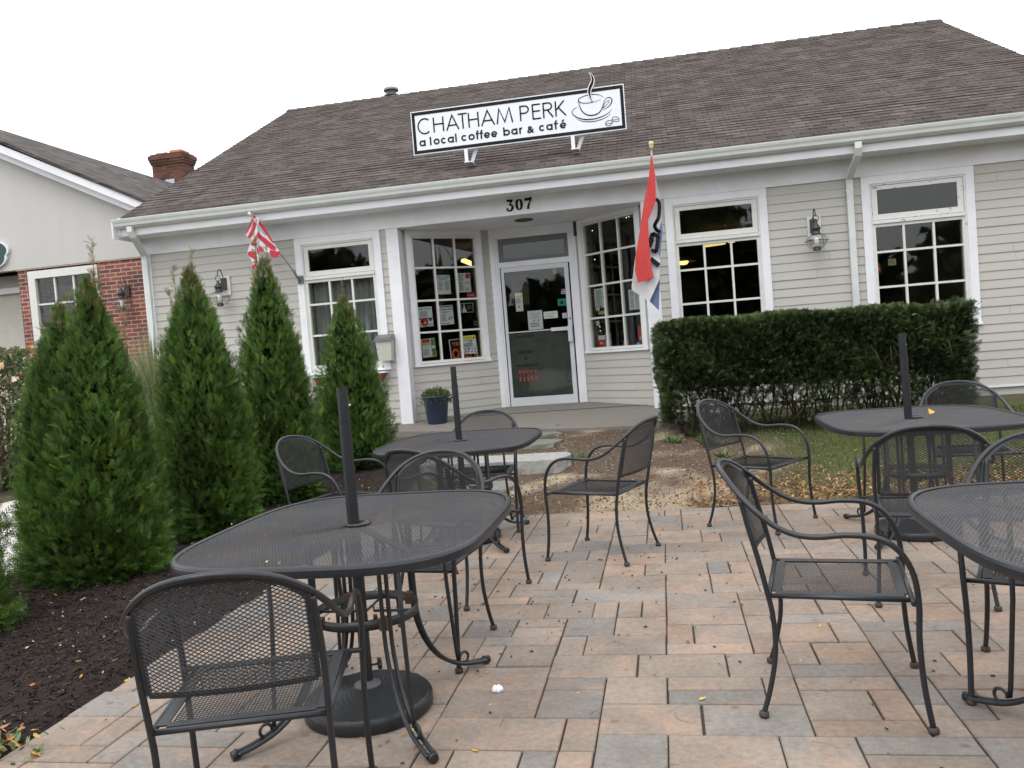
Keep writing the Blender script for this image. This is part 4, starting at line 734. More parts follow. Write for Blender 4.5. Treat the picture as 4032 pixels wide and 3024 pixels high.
def make_chair():
    t = thing('mesh_armchair', '', 'chair', (0, 0, 0), 0, CHAIRG)
    half = [(.272, .262, .012), (.270, .243, .15), (.272, .236, .30), (.277, .240, .42), (.282, .228, .52), (.284, .19, .595), (.285, .13, .635), (.284, .04, .645), (.284, -.05, .638), (.280, -.12, .645), (.272, -.185, .672), (.252, -.25, .722), (.212, -.308, .778), (.152, -.350, .822), (.08, -.378, .846), (0, -.386, .853)]
    P = spline(half, 5); L = [Vector((-p.x, p.y, p.z)) for p in P[::-1]][1:]
    q = MB(); q.tube(P+L, .0098, 10); q.build('arm_and_back_hoop', M_metal, t)
    for s in (1, -1):
        q = MB(); q.tube(spline([(s*.245, -.262, .012), (s*.236, -.235, .10), (s*.228, -.212, .22), (s*.226, -.212, .34), (s*.228, -.228, .44), (s*.231, -.252, .56), (s*.229, -.276, .66), (s*.222, -.296, .755)], 5), .0092, 10); q.build('rear_leg', M_metal, t)
        for y in (.262, -.262):
            q = MB(); x = s*(.272 if y > 0 else .245); q.lathe([(0, 0), (.016, 0), (.017, .004), (.017, .016), (.011, .020), (0, .021)], 14, (x, y, 0)); q.build('foot_cap', M_foot, t)
    q = MB()                                             # seat frame
    for s in (1, -1): q.tube([(s*.226, -.222, .42), (s*.232, .222, .42)], .0088, 8)
    q.tube([(-.276, .226, .42), (.276, .226, .42)], .0088, 8); q.tube([(-.228, -.222, .42), (.228, -.222, .42)], .0088, 8)
    for s in (1, -1): q.box(min(s*.192, s*.222), max(s*.192, s*.222), -.20, .205, .4235, .4275)
    q.box(-.192, .192, .185, .215, .4235, .4275); q.box(-.192, .192, -.212, -.182, .4235, .4275); q.build('seat_frame', M_metal, t)
    q = MB(); up_ = Vector((0, 0, 1))
    diamond(q, lambda x, y: abs(x) < .195 and abs(y) < .19, lambda x, y: (Vector((x, y, .421-.010*(1-(x/.2)**2)*(1-(y/.2)**2))), up_), .2, .2, cw=.020, chh=.0118, sw=.0022, th=.0012); q.build('seat_mesh', M_mesh, t)
    hz = [p.z for p in P]; hx = [p.x for p in P]; i0 = max(i for i, p in enumerate(P) if p.z < .74)
    def hoopx(z):                                       # half width of the hoop at height z (upper part)
        for i in range(i0, len(P)-1):
            if P[i].z <= z <= P[i+1].z: return P[i].x+(P[i+1].x-P[i].x)*(z-P[i].z)/max(1e-6, P[i+1].z-P[i].z)
        return 0 if z > .853 else .3
    zk = [.42, .5, .56, .62, .66, .745, .79, .825, .853]; yk = [-.226, -.239, -.252, -.268, -.276, -.296, -.318, -.352, -.386]
    def by(x, z): return float(np.interp(z, zk, yk))-.028*(1-(x/.23)**2)*max(0, min(1, (.845-z)/.12))
    Z0 = .528
    def lim(z): return min(.212+.0*z, hoopx(z)-.02)
    def pl(x, y):
        z = y+.69; return Vector((x, by(x, z)-.002, z)), Vector((0, 1, .12)).normalized()
    q = MB(); diamond(q, lambda x, y: Z0 < y+.69 < .840 and abs(x) < max(0, lim(y+.69)), pl, .24, .20, cw=.019, chh=.0115, sw=.0026); q.build('back_mesh', M_mesh, t)
    fr_ = []
    zz = list(np.linspace(Z0, .74, 9))+list(np.linspace(.75, .834, 14))
    side = [(max(.0, lim(z)), z) for z in zz]; out = [(x, z) for x, z in side]+[(0, .838)]+[(-x, z) for x, z in side[::-1]]
    q = MB(); n = len(out)
    for i in range(n):
        a, b = out[i], out[(i+1) % n]
        if i == n-1: seg = [(a[0]+(b[0]-a[0])*k/10, a[1]) for k in range(11)]
        else: seg = [a, b]
        for c, d_ in zip(seg, seg[1:]):
            A, B = Vector((c[0], by(*c), c[1])), Vector((d_[0], by(*d_), d_[1]))
            if (B-A).length > 1e-4: q.bar(A, B, .016, .004, side=(B-A).cross(Vector((0, 1, .12))))
    q.build('back_frame', M_metal, t)
    return t
chair0 = make_chair(); used = [False]
def place_chair(x, y, hx, hy, label, s=1.0):
    o = chair0 if not used[0] else copy_tree(chair0); used[0] = True
    o.location = (x, y, 0.002); o.rotation_euler = (0, 0, math.atan2(hy, hx)-math.pi/2); o['label'] = label; o['group'] = CHAIRG; o['category'] = 'chair'
place_chair(-1.21, 2.16, -.275, .96, 'mesh armchair nearest the camera, its back turned, tucked at the front left table')
place_chair(-.452, 5.20, -.93, .37, 'mesh armchair seen side on, facing left towards the far left table, on open paving')
place_chair(.585, 5.88, .82, -.57, 'mesh armchair in front of the clipped hedge, facing right')
place_chair(.555, 3.10, .985, -.17, 'large mesh armchair at lower right, facing the rightmost table')
place_chair(-1.17, 3.60, -.13, -.99, 'mesh armchair behind the front left table, facing the camera')
place_chair(-2.19, 5.18, .965, -.26, 'mesh armchair on the mulch edge by the evergreens, facing right')
place_chair(-1.20, 4.46, .44, .90, 'dark mesh armchair with its back to us just before the far left table')
place_chair(-1.41, 6.12, .05, -1, 'mesh armchair beyond the far left table, in front of the stone step')
place_chair(1.98, 5.95, -.1, -1, 'mesh armchair beyond the far right table, beside the hedge end')
place_chair(1.19, 4.26, .17, .98, 'mesh armchair with its back to us at the far right table')
place_chair(1.30, 3.15, -.36, -.93, 'mesh armchair behind the rightmost table, cut by the right edge')
HW, HL = .548, .638
def supr(a, k=1.0, n=3.7):
    c, s_ = math.cos(a), math.sin(a); return (HW*k*math.copysign(abs(c)**(2/n), c), HL*k*math.copysign(abs(s_)**(2/n), s_))
TG = 'black mesh tables with centre hole'
def make_table():
    t = thing('mesh_patio_table', '', 'table', (0, 0, 0), 0, TG)
    n = 96; q = MB(); A = [2*math.pi*i/n for i in range(n)]
    prof = [(.004, .690), (.006, .684), (.011, .682), (.016, .685), (.0175, .695), (.0175, .708), (.014, .716), (.008, .720), (.001, .720), (-.004, .717), (-.004, .712), (.002, .708)]
    rings = []
    for a in A:
        x, y = supr(a); x2, y2 = supr(a+.01); tx, ty = x2-x, y2-y; l = math.hypot(tx, ty); nx, ny = ty/l, -tx/l; rings.append([(x+nx*(p-.017), y+ny*(p-.017), z) for p, z in prof])
    for i in range(n):
        for k in range(len(prof)): q.face([rings[i][k], rings[(i+1) % n][k], rings[(i+1) % n][(k+1) % len(prof)], rings[i][(k+1) % len(prof)]], 0, True)
    q.build('rim', M_metal, t)
    def ins(x, y): return (abs(x)/(HW-.010))**3.7+(abs(y)/(HL-.010))**3.7 < 1 and math.hypot(x, y) > .03
    q = MB(); up_ = Vector((0, 0, 1)); diamond(q, ins, lambda x, y: (Vector((x, y, .713-.004*math.cos(x*9)*math.cos(y*8))), up_), HW, HL, cw=.0120, chh=.0235, sw=.0019, th=.0014); q.build('mesh_top', M_mesh2, t)
    q = MB()
    for k in range(4):
        a = R(51 if k % 2 == 0 else 129)+math.pi*(k//2); q.bar((.03*math.cos(a), .03*math.sin(a), .700), (.60*math.cos(a)*.9, .60*math.sin(a)*.9, .700), .028, .006)
    q.build('underframe', M_metal, t)
    q = MB(); q.lathe([(.030, .70), (.048, .712), (.050, .718), (.034, .722), (.030, .722), (.030, .70)], 24); q.build('hole_ring', M_metal, t)
    q = MB(); q.lathe([(.196, .36), (.200, .36), (.200, .395), (.196, .395), (.196, .36)], 40)
    q.tube([(-.19, .0, .375), (-.03, .0, .375), (-.03, .0, .40)], .006, 6); q.tube([(.19, 0, .375), (.03, 0, .375), (.03, 0, .40)], .006, 6); q.tube([(0, -.19, .375), (0, .19, .375)], .005, 6)
    ring = q.build('ring', M_metal, t)
    for k in range(4):
        q = MB(); a = R(50 if k % 2 == 0 else 130)+math.pi*(k//2); c, s_ = math.cos(a), math.sin(a); q.box(.20*c-.018, .20*c+.018, .20*s_-.018, .20*s_+.018, .355, .40); q.build('rust_patch', M_rust, ring)
    for k in range(4):
        a = R(50 if k % 2 == 0 else 130)+math.pi*(k//2); c, s_ = math.cos(a), math.sin(a); q = MB(); px_, py_ = -s_, c
        for o_ in (-.013, .013):
            q.tube([(r_*c+px_*(o_+w2), r_*s_+py_*(o_+w2), z) for r_, z, w2 in [(p.x, p.z, 0) for p in spline([(.215, 0, .695), (.213, 0, .52), (.215, 0, .38), (.225, 0, .28), (.262, 0, .18), (.32, 0, .10), (.40, 0, .048), (.48, 0, .026), (.545, 0, .018)], 4)]], .0085, 8)
        q.tube([(.205*c+.0*px_, .205*s_, .690), (.235*c, .235*s_, .690)], .015, 8)
        q.tube([(.545*c-px_*.013, .545*s_-py_*.013, .017), (.545*c+px_*.013, .545*s_+py_*.013, .017)], .015, 10); q.tube([(.54*c, .54*s_, .018), (.562*c, .562*s_, .016)], .0165, 10)
        q.build('leg', M_metal, t)
        q = MB(); q.tube([(.375*c, .375*s_, .695), (.378*c, .378*s_, .40), (.40*c, .40*s_, .10), (.405*c, .405*s_, .065)], .0085, 8)
        cl_ = [(.405+.03+.022*math.cos(b), .062+.022*math.sin(b)) for b in np.linspace(math.pi*1.05, -math.pi*.55, 14)]; q.tube([(r_*c, r_*s_, z) for r_, z in cl_], .006, 6); q.build('outer_rod', M_metal, t)
    return t
table0 = make_table()
TL = [(-1.19, 2.98, 'front left mesh table, large in view, with an umbrella stub rising through it', 0), (-1.455, 5.70, 'far left mesh table before the stone step and recessed door', 0), (1.50, 5.48, 'far right mesh table on the patio in front of the hedge', 0), (1.30, 2.60, 'rightmost mesh table, cut off by the right edge of the view', 0)]
for i, (x, y, lb, rz) in enumerate(TL):
    o = table0 if i == 0 else copy_tree(table0); o.location = (x, y, .002); o.rotation_euler = (0, 0, rz); o['label'] = lb; o['group'] = TG
SG = 'umbrella stands under the tables'
def wicker():
    m = mat('dark_resin_wicker', (.018, .020, .022), .5); t = m.node_tree; b = t.nodes['Principled BSDF']; return m
def make_stand():
    t = thing('umbrella_stand', '', 'umbrella stand', (0, 0, 0), 0, SG); R0 = .245
    q = MB(); prof = [(.0, 0), (R0-.005, 0), (R0, .006), (R0, .042), (R0-.006, .050)]
    q.lathe(prof, 64, mi=0)
    nr, na = 18, 44; V = []; Fc = []                      # woven dome: ring cords over spokes
    def dome(r_): return .050+.045*(1-(r_/R0)**1.6)
    for i in range(nr*2+1):
        r_ = .04+(R0-.008-.04)*i/(nr*2)
        for j in range(na*2):
            a = math.pi*j/na; ridge = .0042*(1 if (i % 2) else -1); wv = .0024*math.cos(a*na/2+(i//2)*math.pi); V.append((r_*math.cos(a), r_*math.sin(a), dome(r_)+ridge+wv))
    m2 = na*2
    for i in range(nr*2):
        for j in range(m2): Fc.append((i*m2+j, i*m2+(j+1) % m2, (i+1)*m2+(j+1) % m2, (i+1)*m2+j))
    q.mesh(V, Fc, 0, True)
    q.build('weighted_base', mat('dark_resin_wicker', (.020, .022, .024), .42, noise=.3, nscale=30), t)
    q = MB(); q.lathe([(.052, .088), (.052, .098), (.030, .104), (.026, .112), (.0, .112)], 24); q.build('collar', mat('grey_collar', (.09, .09, .095), .5), t)
    q = MB(); q.lathe([(0, .1), (.0225, .1), (.0225, 1.108), (.0235, 1.112), (0, 1.112)], 28, sm=False); q.build('lower_tube', M_metal, t)
    q = MB(); q.lathe([(.0, 1.10), (.0205, 1.10), (.0205, 1.240), (.0185, 1.240), (.0185, 1.15), (0, 1.15)], 28, sm=False); q.build('upper_tube', M_metal, t)
    for z in (.165, .335):
        q = MB(); q.tube([(.02, 0, z), (.045, 0, z)], .004, 6)
        P = []
        for k in range(24): r_ = .019+.004*math.cos(k*math.pi/2); a = k*math.pi/12; P.append((.045, r_*math.cos(a), z+r_*math.sin(a)))
        q.prism(P, (.014, 0, 0)); q.build('knob', M_black, t)
    q = MB(); q.tube([(.018, 0, 1.17), (.028, 0, 1.17)], .005, 8); q.build('screw', mat('bright_screw', (.5, .5, .5), .3, metal=.6), t)
    return t
st0 = make_stand()
for i, (x, y, lb, tilt, rz) in enumerate([(-1.205, 2.965, 'umbrella stand with woven base and tall stub pole under the front left table', 0, .5), (-1.47, 5.70, 'umbrella stand with leaning stub pole in the far left table', 0, .3), (1.47, 5.44, 'umbrella stand with woven base under the far right table', -.028, .2)]):
    o = st0 if i == 0 else copy_tree(st0); o.location = (x, y, .002); o.rotation_euler = (0, tilt, rz*0+.5); o['label'] = lb; o['group'] = SG
# ---------------------------------------------------------------- ground
def gh(x, y): return .065*max(0, min(y-6.5, 3.9))
nz = {}
def vnoise(x, y, s=1.0, seed=0):
    x, y = x*s, y*s; i, j = math.floor(x), math.floor(y); fx, fy = x-i, y-j; fx = fx*fx*(3-2*fx); fy = fy*fy*(3-2*fy)
    def h(a, b):
        k = (a, b, seed)
        if k not in nz: nz[k] = random.Random(a*7349+b*9151+seed*77).random()
        return nz[k]
    return (h(i, j)*(1-fx)+h(i+1, j)*fx)*(1-fy)+(h(i, j+1)*(1-fx)+h(i+1, j+1)*fx)*fy
def fb(x, y, s, seed=0): return vnoise(x, y, s, seed)*.55+vnoise(x, y, s*2.1, seed+1)*.28+vnoise(x, y, s*4.3, seed+2)*.17
def sheet_mesh(name, xs, ys, zf_, m, colf=None):
    V = [(x, y, zf_(x, y)) for y in ys for x in xs]; n = len(xs); Fc = [(j*n+i, j*n+i+1, (j+1)*n+i+1, (j+1)*n+i) for j in range(len(ys)-1) for i in range(n-1)]
    me = bpy.data.meshes.new(name); me.from_pydata(V, [], Fc); me.materials.append(m); me.polygons.foreach_set('use_smooth', [True]*len(Fc))
    if colf:
        ca = me.color_attributes.new('tint', 'FLOAT_COLOR', 'POINT'); ca.data.foreach_set('color', [c for v in V for c in (*colf(v[0], v[1]), 1)])
    o = bpy.data.objects.new(name, me); COL.objects.link(o); o['kind'] = 'structure'; return o
def soil(name, base='tint', c=None, c2=None, sc=60, rough=.95, bump=.6):
    m = bpy.data.materials.new(name); m.use_nodes = True; t = m.node_tree; b = t.nodes['Principled BSDF']; b.inputs['Roughness'].default_value = rough; b.inputs['Specular IOR Level'].default_value = .15
    tc = t.nodes.new('ShaderNodeTexCoord'); n = t.nodes.new('ShaderNodeTexNoise'); n.inputs['Scale'].default_value = sc; n.inputs['Detail'].default_value = 8; n.inputs['Roughness'].default_value = .75; t.links.new(tc.outputs['Object'], n.inputs['Vector'])
    rp = t.nodes.new('ShaderNodeValToRGB'); rp.color_ramp.elements[0].position = .35; rp.color_ramp.elements[1].position = .68; rp.color_ramp.elements[0].color = (.45, .43, .40, 1); rp.color_ramp.elements[1].color = (1.5, 1.5, 1.5, 1); t.links.new(n.outputs['Fac'], rp.inputs[0])
    mx = t.nodes.new('ShaderNodeMixRGB'); mx.blend_type = 'MULTIPLY'; mx.inputs['Fac'].default_value = 1; t.links.new(rp.outputs[0], mx.inputs['Color2'])
    if c: mx.inputs['Color1'].default_value = (*c, 1)
    else: a = t.nodes.new('ShaderNodeVertexColor'); a.layer_name = 'tint'; t.links.new(a.outputs[0], mx.inputs['Color1'])
    t.links.new(mx.outputs[0], b.inputs['Base Color']); bp = t.nodes.new('ShaderNodeBump'); bp.inputs['Strength'].default_value = bump; bp.inputs['Distance'].default_value = .015; t.links.new(n.outputs['Fac'], bp.inputs['Height']); t.links.new(bp.outputs[0], b.inputs['Normal']); return m
M_soil = soil('soil')
def dirt_w(x, y):                      # 1 = worn path, 0 = grass
    cx_ = -.75+.10*(y-6.5); d = abs(x-cx_-.5*(fb(x, y, 1.3, 5)-.5)); a = 1-max(0, min(1, (d-(.95 if x < cx_ else 1.15+.12*(9-y)))/.55)); return a
def gcol(x, y):
    if y < 0: return (.30, .29, .27)  # unseen ground behind the camera, made pale to bounce light under the eaves
    if y < 6.4 or y > 11 or x < -2.6: return (.10, .085, .06) if y < 30 else (.05, .07, .03)
    a = dirt_w(x, y); n_ = fb(x, y, 2.2, 9); pale = max(0, min(1, (n_-.50)*5))*a
    d = (.115, .082, .060); p = (.36, .30, .22); g = (.085, .085, .035); e = max(0, 1-(y-6.5)/.5)
    c = [d[i]*a+g[i]*(1-a) for i in range(3)]; c = [c[i]*(1-pale)+p[i]*pale for i in range(3)]; lt = (.20, .13, .07); e *= .6*(1-.6*a)
    return tuple(c[i]*(1-e)+lt[i]*e for i in range(3))
def _front(x, y): return y < 1
xs = [-120, -60, -30, -16, -10, -7, -5, -4, -3.2, -2.6]+[round(-2.5+.09*i, 3) for i in range(105)]+[7.5, 9, 12, 20, 40, 80, 150]; ys = [-80, -40, -20, -8, -3, 0, 2, 4, 6, 6.42, 6.47]+[round(6.52+.08*i, 3) for i in range(60)]+[11.6, 12.4, 14, 20, 40, 80, 150, 260]
def gz_(x, y):
    z = gh(x, y)
    if y < 6.5: return z-.06
    return z+(.035*(fb(x, y, 3, 3)-.5)+.02*(fb(x, y, 9, 4)-.5) if (y < 11 and -2.6 < x < 7) else -.01)-.02*max(0, 1-(y-6.5)/.25)
sheet_mesh('ground', xs, ys, gz_, M_soil, gcol)
# planting bed
M_mulch = soil('dark_mulch', c=(.042, .031, .027), sc=90, bump=1.0)
mx_ = [-4.6+.045*i for i in range(49)]; my_ = [.6+.045*i for i in range(215)]
def mz(x, y):
    e = min(1, max(0, (-2.44-x)/.10)); return gh(x, y)+.004+e*(.018+.045*(fb(x, y, 4, 20)-.45)+.035*(fb(x, y, 16, 21)-.5))-.03*(1-e)
bed = sheet_mesh('mulch_bed', mx_, my_, mz, M_mulch)
M_path = mat('pale_concrete', (.56, .53, .48), .9, noise=.14, nscale=3, bump=.2, bscale=120)
q = MB()
for k in range(9): y = -2+k*1.5; q.box(-7.2, -4.66, y+.006, y+1.494, -.05, gh(0, y+.7)+.012)
o = q.build('path', M_path); o['kind'] = 'structure'
# entry slab
M_slab = soil('exposed_aggregate', c=(.225, .210, .190), sc=110, bump=.5)
def sz(y): return .28+(y-10.19)*.0545
pl_ = [(-5.2, 11.1), (-4.4, 10.98), (-3.75, 10.92), (-2.8, 10.62), (-1.92, 10.40), (-.87, 10.20), (-.3, 10.14), (.25, 10.14), (.25, 11.62), (-.02, 11.62), (-.07, 11.85), (-1.15, 12.85), (-2.6, 12.85), (-3.8, 11.85), (-3.83, 11.62), (-5.2, 11.62)]
q = MB(); P = [(x+.02*math.sin(x*9), y+.015*math.sin(x*7)) if y < 11.3 else (x, y) for x, y in pl_]
q.face([(x, y, sz(y)) for x, y in P]); n = len(P)
for i in range(n): a, b = P[i], P[(i+1) % n]; q.face([(a[0], a[1], -.05), (b[0], b[1], -.05), (b[0], b[1], sz(b[1])), (a[0], a[1], sz(a[1]))])
o = q.build('entry_slab', M_slab); o['kind'] = 'structure'
M_stone = mat('pale_granite', (.36, .35, .33), .85, noise=.25, nscale=14, bump=.35, bscale=50); M_flag = mat('grey_flagstone', (.20, .20, .175), .85, noise=.3, nscale=9, bump=.3, bscale=40)
def slab(name, label, pts, z, th, m, group):
    q = MB(); P = []
    for i in range(len(pts)):
        a, b = pts[i], pts[(i+1) % len(pts)]; L_ = math.dist(a, b); k = max(1, int(L_/.08))
        for j in range(k): P.append((a[0]+(b[0]-a[0])*j/k+random.uniform(-.012, .012), a[1]+(b[1]-a[1])*j/k+random.uniform(-.012, .012)))
    n = len(P); V = [(x, y, z+random.uniform(-.002, .002)) for x, y in P]+[(x+random.uniform(-.02, .012), y+random.uniform(-.02, .012), z-th*.5) for x, y in P]+[(x, y, z-th) for x, y in P]
    q.mesh(V, [tuple(range(n))]+[(i+n, (i+1) % n+n, (i+1) % n, i) for i in range(n)]+[(i+2*n, (i+1) % n+2*n, (i+1) % n+n, i+n) for i in range(n)]); return tag(q.build(name, m), label, 'stepping stone' if 'flag' in name else 'stone step', group)
slab('stone_step', 'long pale granite step behind the far left table', [(-2.5, 8.02), (-1.08, 7.96), (-.98, 8.3), (-1.06, 8.52), (-2.55, 8.55)], .222, .16, M_stone, None)
slab('flagstone', 'grey flagstone nearest the entry slab', [(-1.95, 9.95), (-1.55, 9.88), (-1.28, 10.1), (-1.45, 10.3), (-1.9, 10.28)], .255, .08, M_flag, 'flagstones leading to the entry')
slab('flagstone', 'grey flagstone just beyond the granite step', [(-1.75, 9.2), (-1.3, 9.28), (-1.22, 9.62), (-1.45, 9.78), (-1.8, 9.7)], .225, .08, M_flag, 'flagstones leading to the entry')
slab('flagstone', 'grey flagstone below the granite step, seen through the chair legs', [(-1.95, 7.25), (-1.5, 7.2), (-1.38, 7.5), (-1.55, 7.72), (-1.95, 7.7)], .085, .08, M_flag, 'flagstones leading to the entry')
# ---------------------------------------------------------------- paving
Mn = .1193; X0, X1, Y0_, Y1_ = -2.46, 6.1, 1.1, 6.50
def pavermat():
    m = bpy.data.materials.new('tumbled_concrete_paver'); m.use_nodes = True; t = m.node_tree; b = t.nodes['Principled BSDF']; b.inputs['Roughness'].default_value = .88; b.inputs['Specular IOR Level'].default_value = .2
    a = t.nodes.new('ShaderNodeVertexColor'); a.layer_name = 'tint'; sp_ = t.nodes.new('ShaderNodeSeparateColor'); t.links.new(a.outputs[0], sp_.inputs[0]); tc = t.nodes.new('ShaderNodeTexCoord')
    def nz_(s, d, r_=.6):
        n = t.nodes.new('ShaderNodeTexNoise'); n.inputs['Scale'].default_value = s; n.inputs['Detail'].default_value = d; n.inputs['Roughness'].default_value = r_; t.links.new(tc.outputs['Object'], n.inputs['Vector']); return n
    def mix(f, c1, c2, bt='MIX'):
        x = t.nodes.new('ShaderNodeMixRGB'); x.blend_type = bt
        for s_, v in ((0, f), (1, c1), (2, c2)):
            if isinstance(v, tuple): x.inputs[s_].default_value = (*v, 1)
            elif isinstance(v, float): x.inputs[s_].default_value = v
            else: t.links.new(v, x.inputs[s_])
        return x.outputs[0]
    def math_(op, a_, b_):
        x = t.nodes.new('ShaderNodeMath'); x.operation = op; x.use_clamp = op == 'MULTIPLY_ADD'
        for s_, v in ((0, a_), (1, b_)):
            if isinstance(v, float): x.inputs[s_].default_value = v
            else: t.links.new(v, x.inputs[s_])
        return x
    n1 = nz_(5.5, 3); s1 = math_('ADD', n1.outputs['Fac'], sp_.outputs[0]); r1 = t.nodes.new('ShaderNodeValToRGB'); r1.color_ramp.elements[0].position = .78; r1.color_ramp.elements[1].position = 1.0; t.links.new(s1.outputs[0], r1.inputs[0])
    n2 = nz_(4.1, 3); s2_ = math_('ADD', n2.outputs['Fac'], sp_.outputs[1]); r2 = t.nodes.new('ShaderNodeValToRGB'); r2.color_ramp.elements[0].position = .75; r2.color_ramp.elements[1].position = .98; t.links.new(s2_.outputs[0], r2.inputs[0])
    base = mix(r2.outputs[0], (.305, .250, .208), (.258, .236, .216)); base = mix(r1.outputs[0], base, (.375, .272, .208))
    n3 = nz_(38, 8, .75); r3 = t.nodes.new('ShaderNodeValToRGB'); r3.color_ramp.elements[0].position = .3; r3.color_ramp.elements[1].position = .75; r3.color_ramp.elements[0].color = (.72, .72, .72, 1); r3.color_ramp.elements[1].color = (1.22, 1.22, 1.22, 1); t.links.new(n3.outputs['Fac'], r3.inputs[0]); base = mix(1.0, base, r3.outputs[0], 'MULTIPLY')
    n4 = nz_(2.2, 6, .7); r4 = t.nodes.new('ShaderNodeValToRGB'); r4.color_ramp.elements[0].position = .33; r4.color_ramp.elements[1].position = .6; r4.color_ramp.elements[0].color = (.68, .67, .66, 1); r4.color_ramp.elements[1].color = (1, 1, 1, 1); t.links.new(n4.outputs['Fac'], r4.inputs[0]); base = mix(.8, base, r4.outputs[0], 'MULTIPLY')
    # dark spots (drips and gum)
    vo = t.nodes.new('ShaderNodeTexVoronoi'); vo.inputs['Scale'].default_value = 5.2; t.links.new(tc.outputs['Object'], vo.inputs['Vector']); rv = t.nodes.new('ShaderNodeValToRGB'); rv.color_ramp.elements[0].position = .05; rv.color_ramp.elements[1].position = .11; rv.color_ramp.elements[0].color = (.62, .60, .57, 1); rv.color_ramp.elements[1].color = (1, 1, 1, 1); t.links.new(vo.outputs['Distance'], rv.inputs[0]); base = mix(.75, base, rv.outputs[0], 'MULTIPLY')
    x = t.nodes.new('ShaderNodeVectorMath'); x.operation = 'SCALE'; t.links.new(base, x.inputs[0]); t.links.new(sp_.outputs[2], x.inputs['Scale']); t.links.new(x.outputs[0], b.inputs['Base Color'])
    n5 = nz_(14, 7, .65); bp = t.nodes.new('ShaderNodeBump'); bp.inputs['Strength'].default_value = .5; bp.inputs['Distance'].default_value = .006; t.links.new(n5.outputs['Fac'], bp.inputs['Height']); t.links.new(bp.outputs[0], b.inputs['Normal']); return m
nxp, nyp = int((X1-X0)/Mn), int((Y1_-Y0_)/Mn); occ = np.zeros((nxp, nyp), bool); pav = []
rp_ = random.Random(5)
for j in range(nyp):
    for i in range(nxp):
        if occ[i, j]: continue
        opts = [(3, 2), (3, 2), (3, 2), (4, 2), (2, 2), (2, 2), (3, 1), (2, 1), (3, 1), (2, 2), (1, 2)]; rp_.shuffle(opts)
        for w_, h_ in opts+[(1, 1)]:
            if i+w_ <= nxp and j+h_ <= nyp and not occ[i:i+w_, j:j+h_].any():
                # avoid long continuous joints along y
                occ[i:i+w_, j:j+h_] = True; pav.append((i, j, w_, h_)); break
PV = []; PF = []; PC = []
for i, j, w_, h_ in pav:
    x0, y0p = X0+i*Mn, Y0_+j*Mn; x1, y1p = x0+w_*Mn, y0p+h_*Mn; g = .0032+rp_.uniform(-.0010, .0014)
    jx = rp_.uniform(-.0015, .0015); z = rp_.uniform(-.0018, .0018); tl = [rp_.uniform(-.001, .001) for _ in range(4)]
    if y1p > Y1_-.02: y1p += rp_.uniform(-.03, .06)
    if x0 < X0+.02: x0 += rp_.uniform(-.015, .015)
    c = .0035; a = [(x0+g+jx, y0p+g), (x1-g+jx, y0p+g), (x1-g+jx, y1p-g), (x0+g+jx, y1p-g)]; b = [(a[0][0]+c, a[0][1]+c), (a[1][0]-c, a[1][1]+c), (a[2][0]-c, a[2][1]-c), (a[3][0]+c, a[3][1]-c)]
    n = len(PV); PV += [(x, y, -.03) for x, y in a]+[(x, y, z-.0035) for x, y in a]+[(x, y, z+tl[k]) for k, (x, y) in enumerate(b)]
    PF += [(n+8, n+9, n+10, n+11)]+[(n+4+k, n+4+(k+1) % 4, n+8+(k+1) % 4, n+8+k) for k in range(4)]+[(n+k, n+(k+1) % 4, n+4+(k+1) % 4, n+4+k) for k in range(4)]
    u = rp_.random(); cc = (.12, .15); 
    if u < .12: cc = (.44, .0)
    elif u < .58: cc = (.30, .10)
    elif u < .70: cc = (.02, .48)
    elif u < .88: cc = (.26, .34)
    PC += [(cc[0]+rp_.uniform(-.05, .05), cc[1]+rp_.uniform(-.05, .05), rp_.uniform(.88, 1.10))]*12
me = bpy.data.meshes.new('patio_paving'); me.from_pydata(PV, [], PF); me.materials.append(pavermat()); ca = me.color_attributes.new('tint', 'FLOAT_COLOR', 'POINT'); ca.data.foreach_set('color', [v for c in PC for v in (*c, 1)])
o = bpy.data.objects.new('patio_paving', me); COL.objects.link(o); o['kind'] = 'structure'
M_joint = soil('joint_sand', c=(.085, .070, .052), sc=120)
sheet_mesh('joint_sand', [X0+.03+.2*i for i in range(43)], [Y0_, 2, 3, 4, 5, 6, 6.47], lambda x, y: -.010, M_joint)
# ---------------------------------------------------------------- scattered litter (uncountable)
def stuff(o, label): o['kind'] = 'stuff'; o['label'] = label; o['category'] = 'ground litter'; return o
def zrot(a):
    c, s_ = np.cos(a), np.sin(a); z = np.zeros_like(c); o_ = np.ones_like(c); return np.stack([np.stack([c, -s_, z], 1), np.stack([s_, c, z], 1), np.stack([z, z, o_], 1)], 1)
M_lit = tintmat('dry_leaf', .7, .1)
LFV = [(-.5, 0, .0), (-.15, .22, .10), (.2, .2, .05), (.5, 0, .16), (.2, -.2, .08), (-.15, -.22, .02)]; LFF = [(0, 1, 2, 3), (0, 3, 4, 5)]
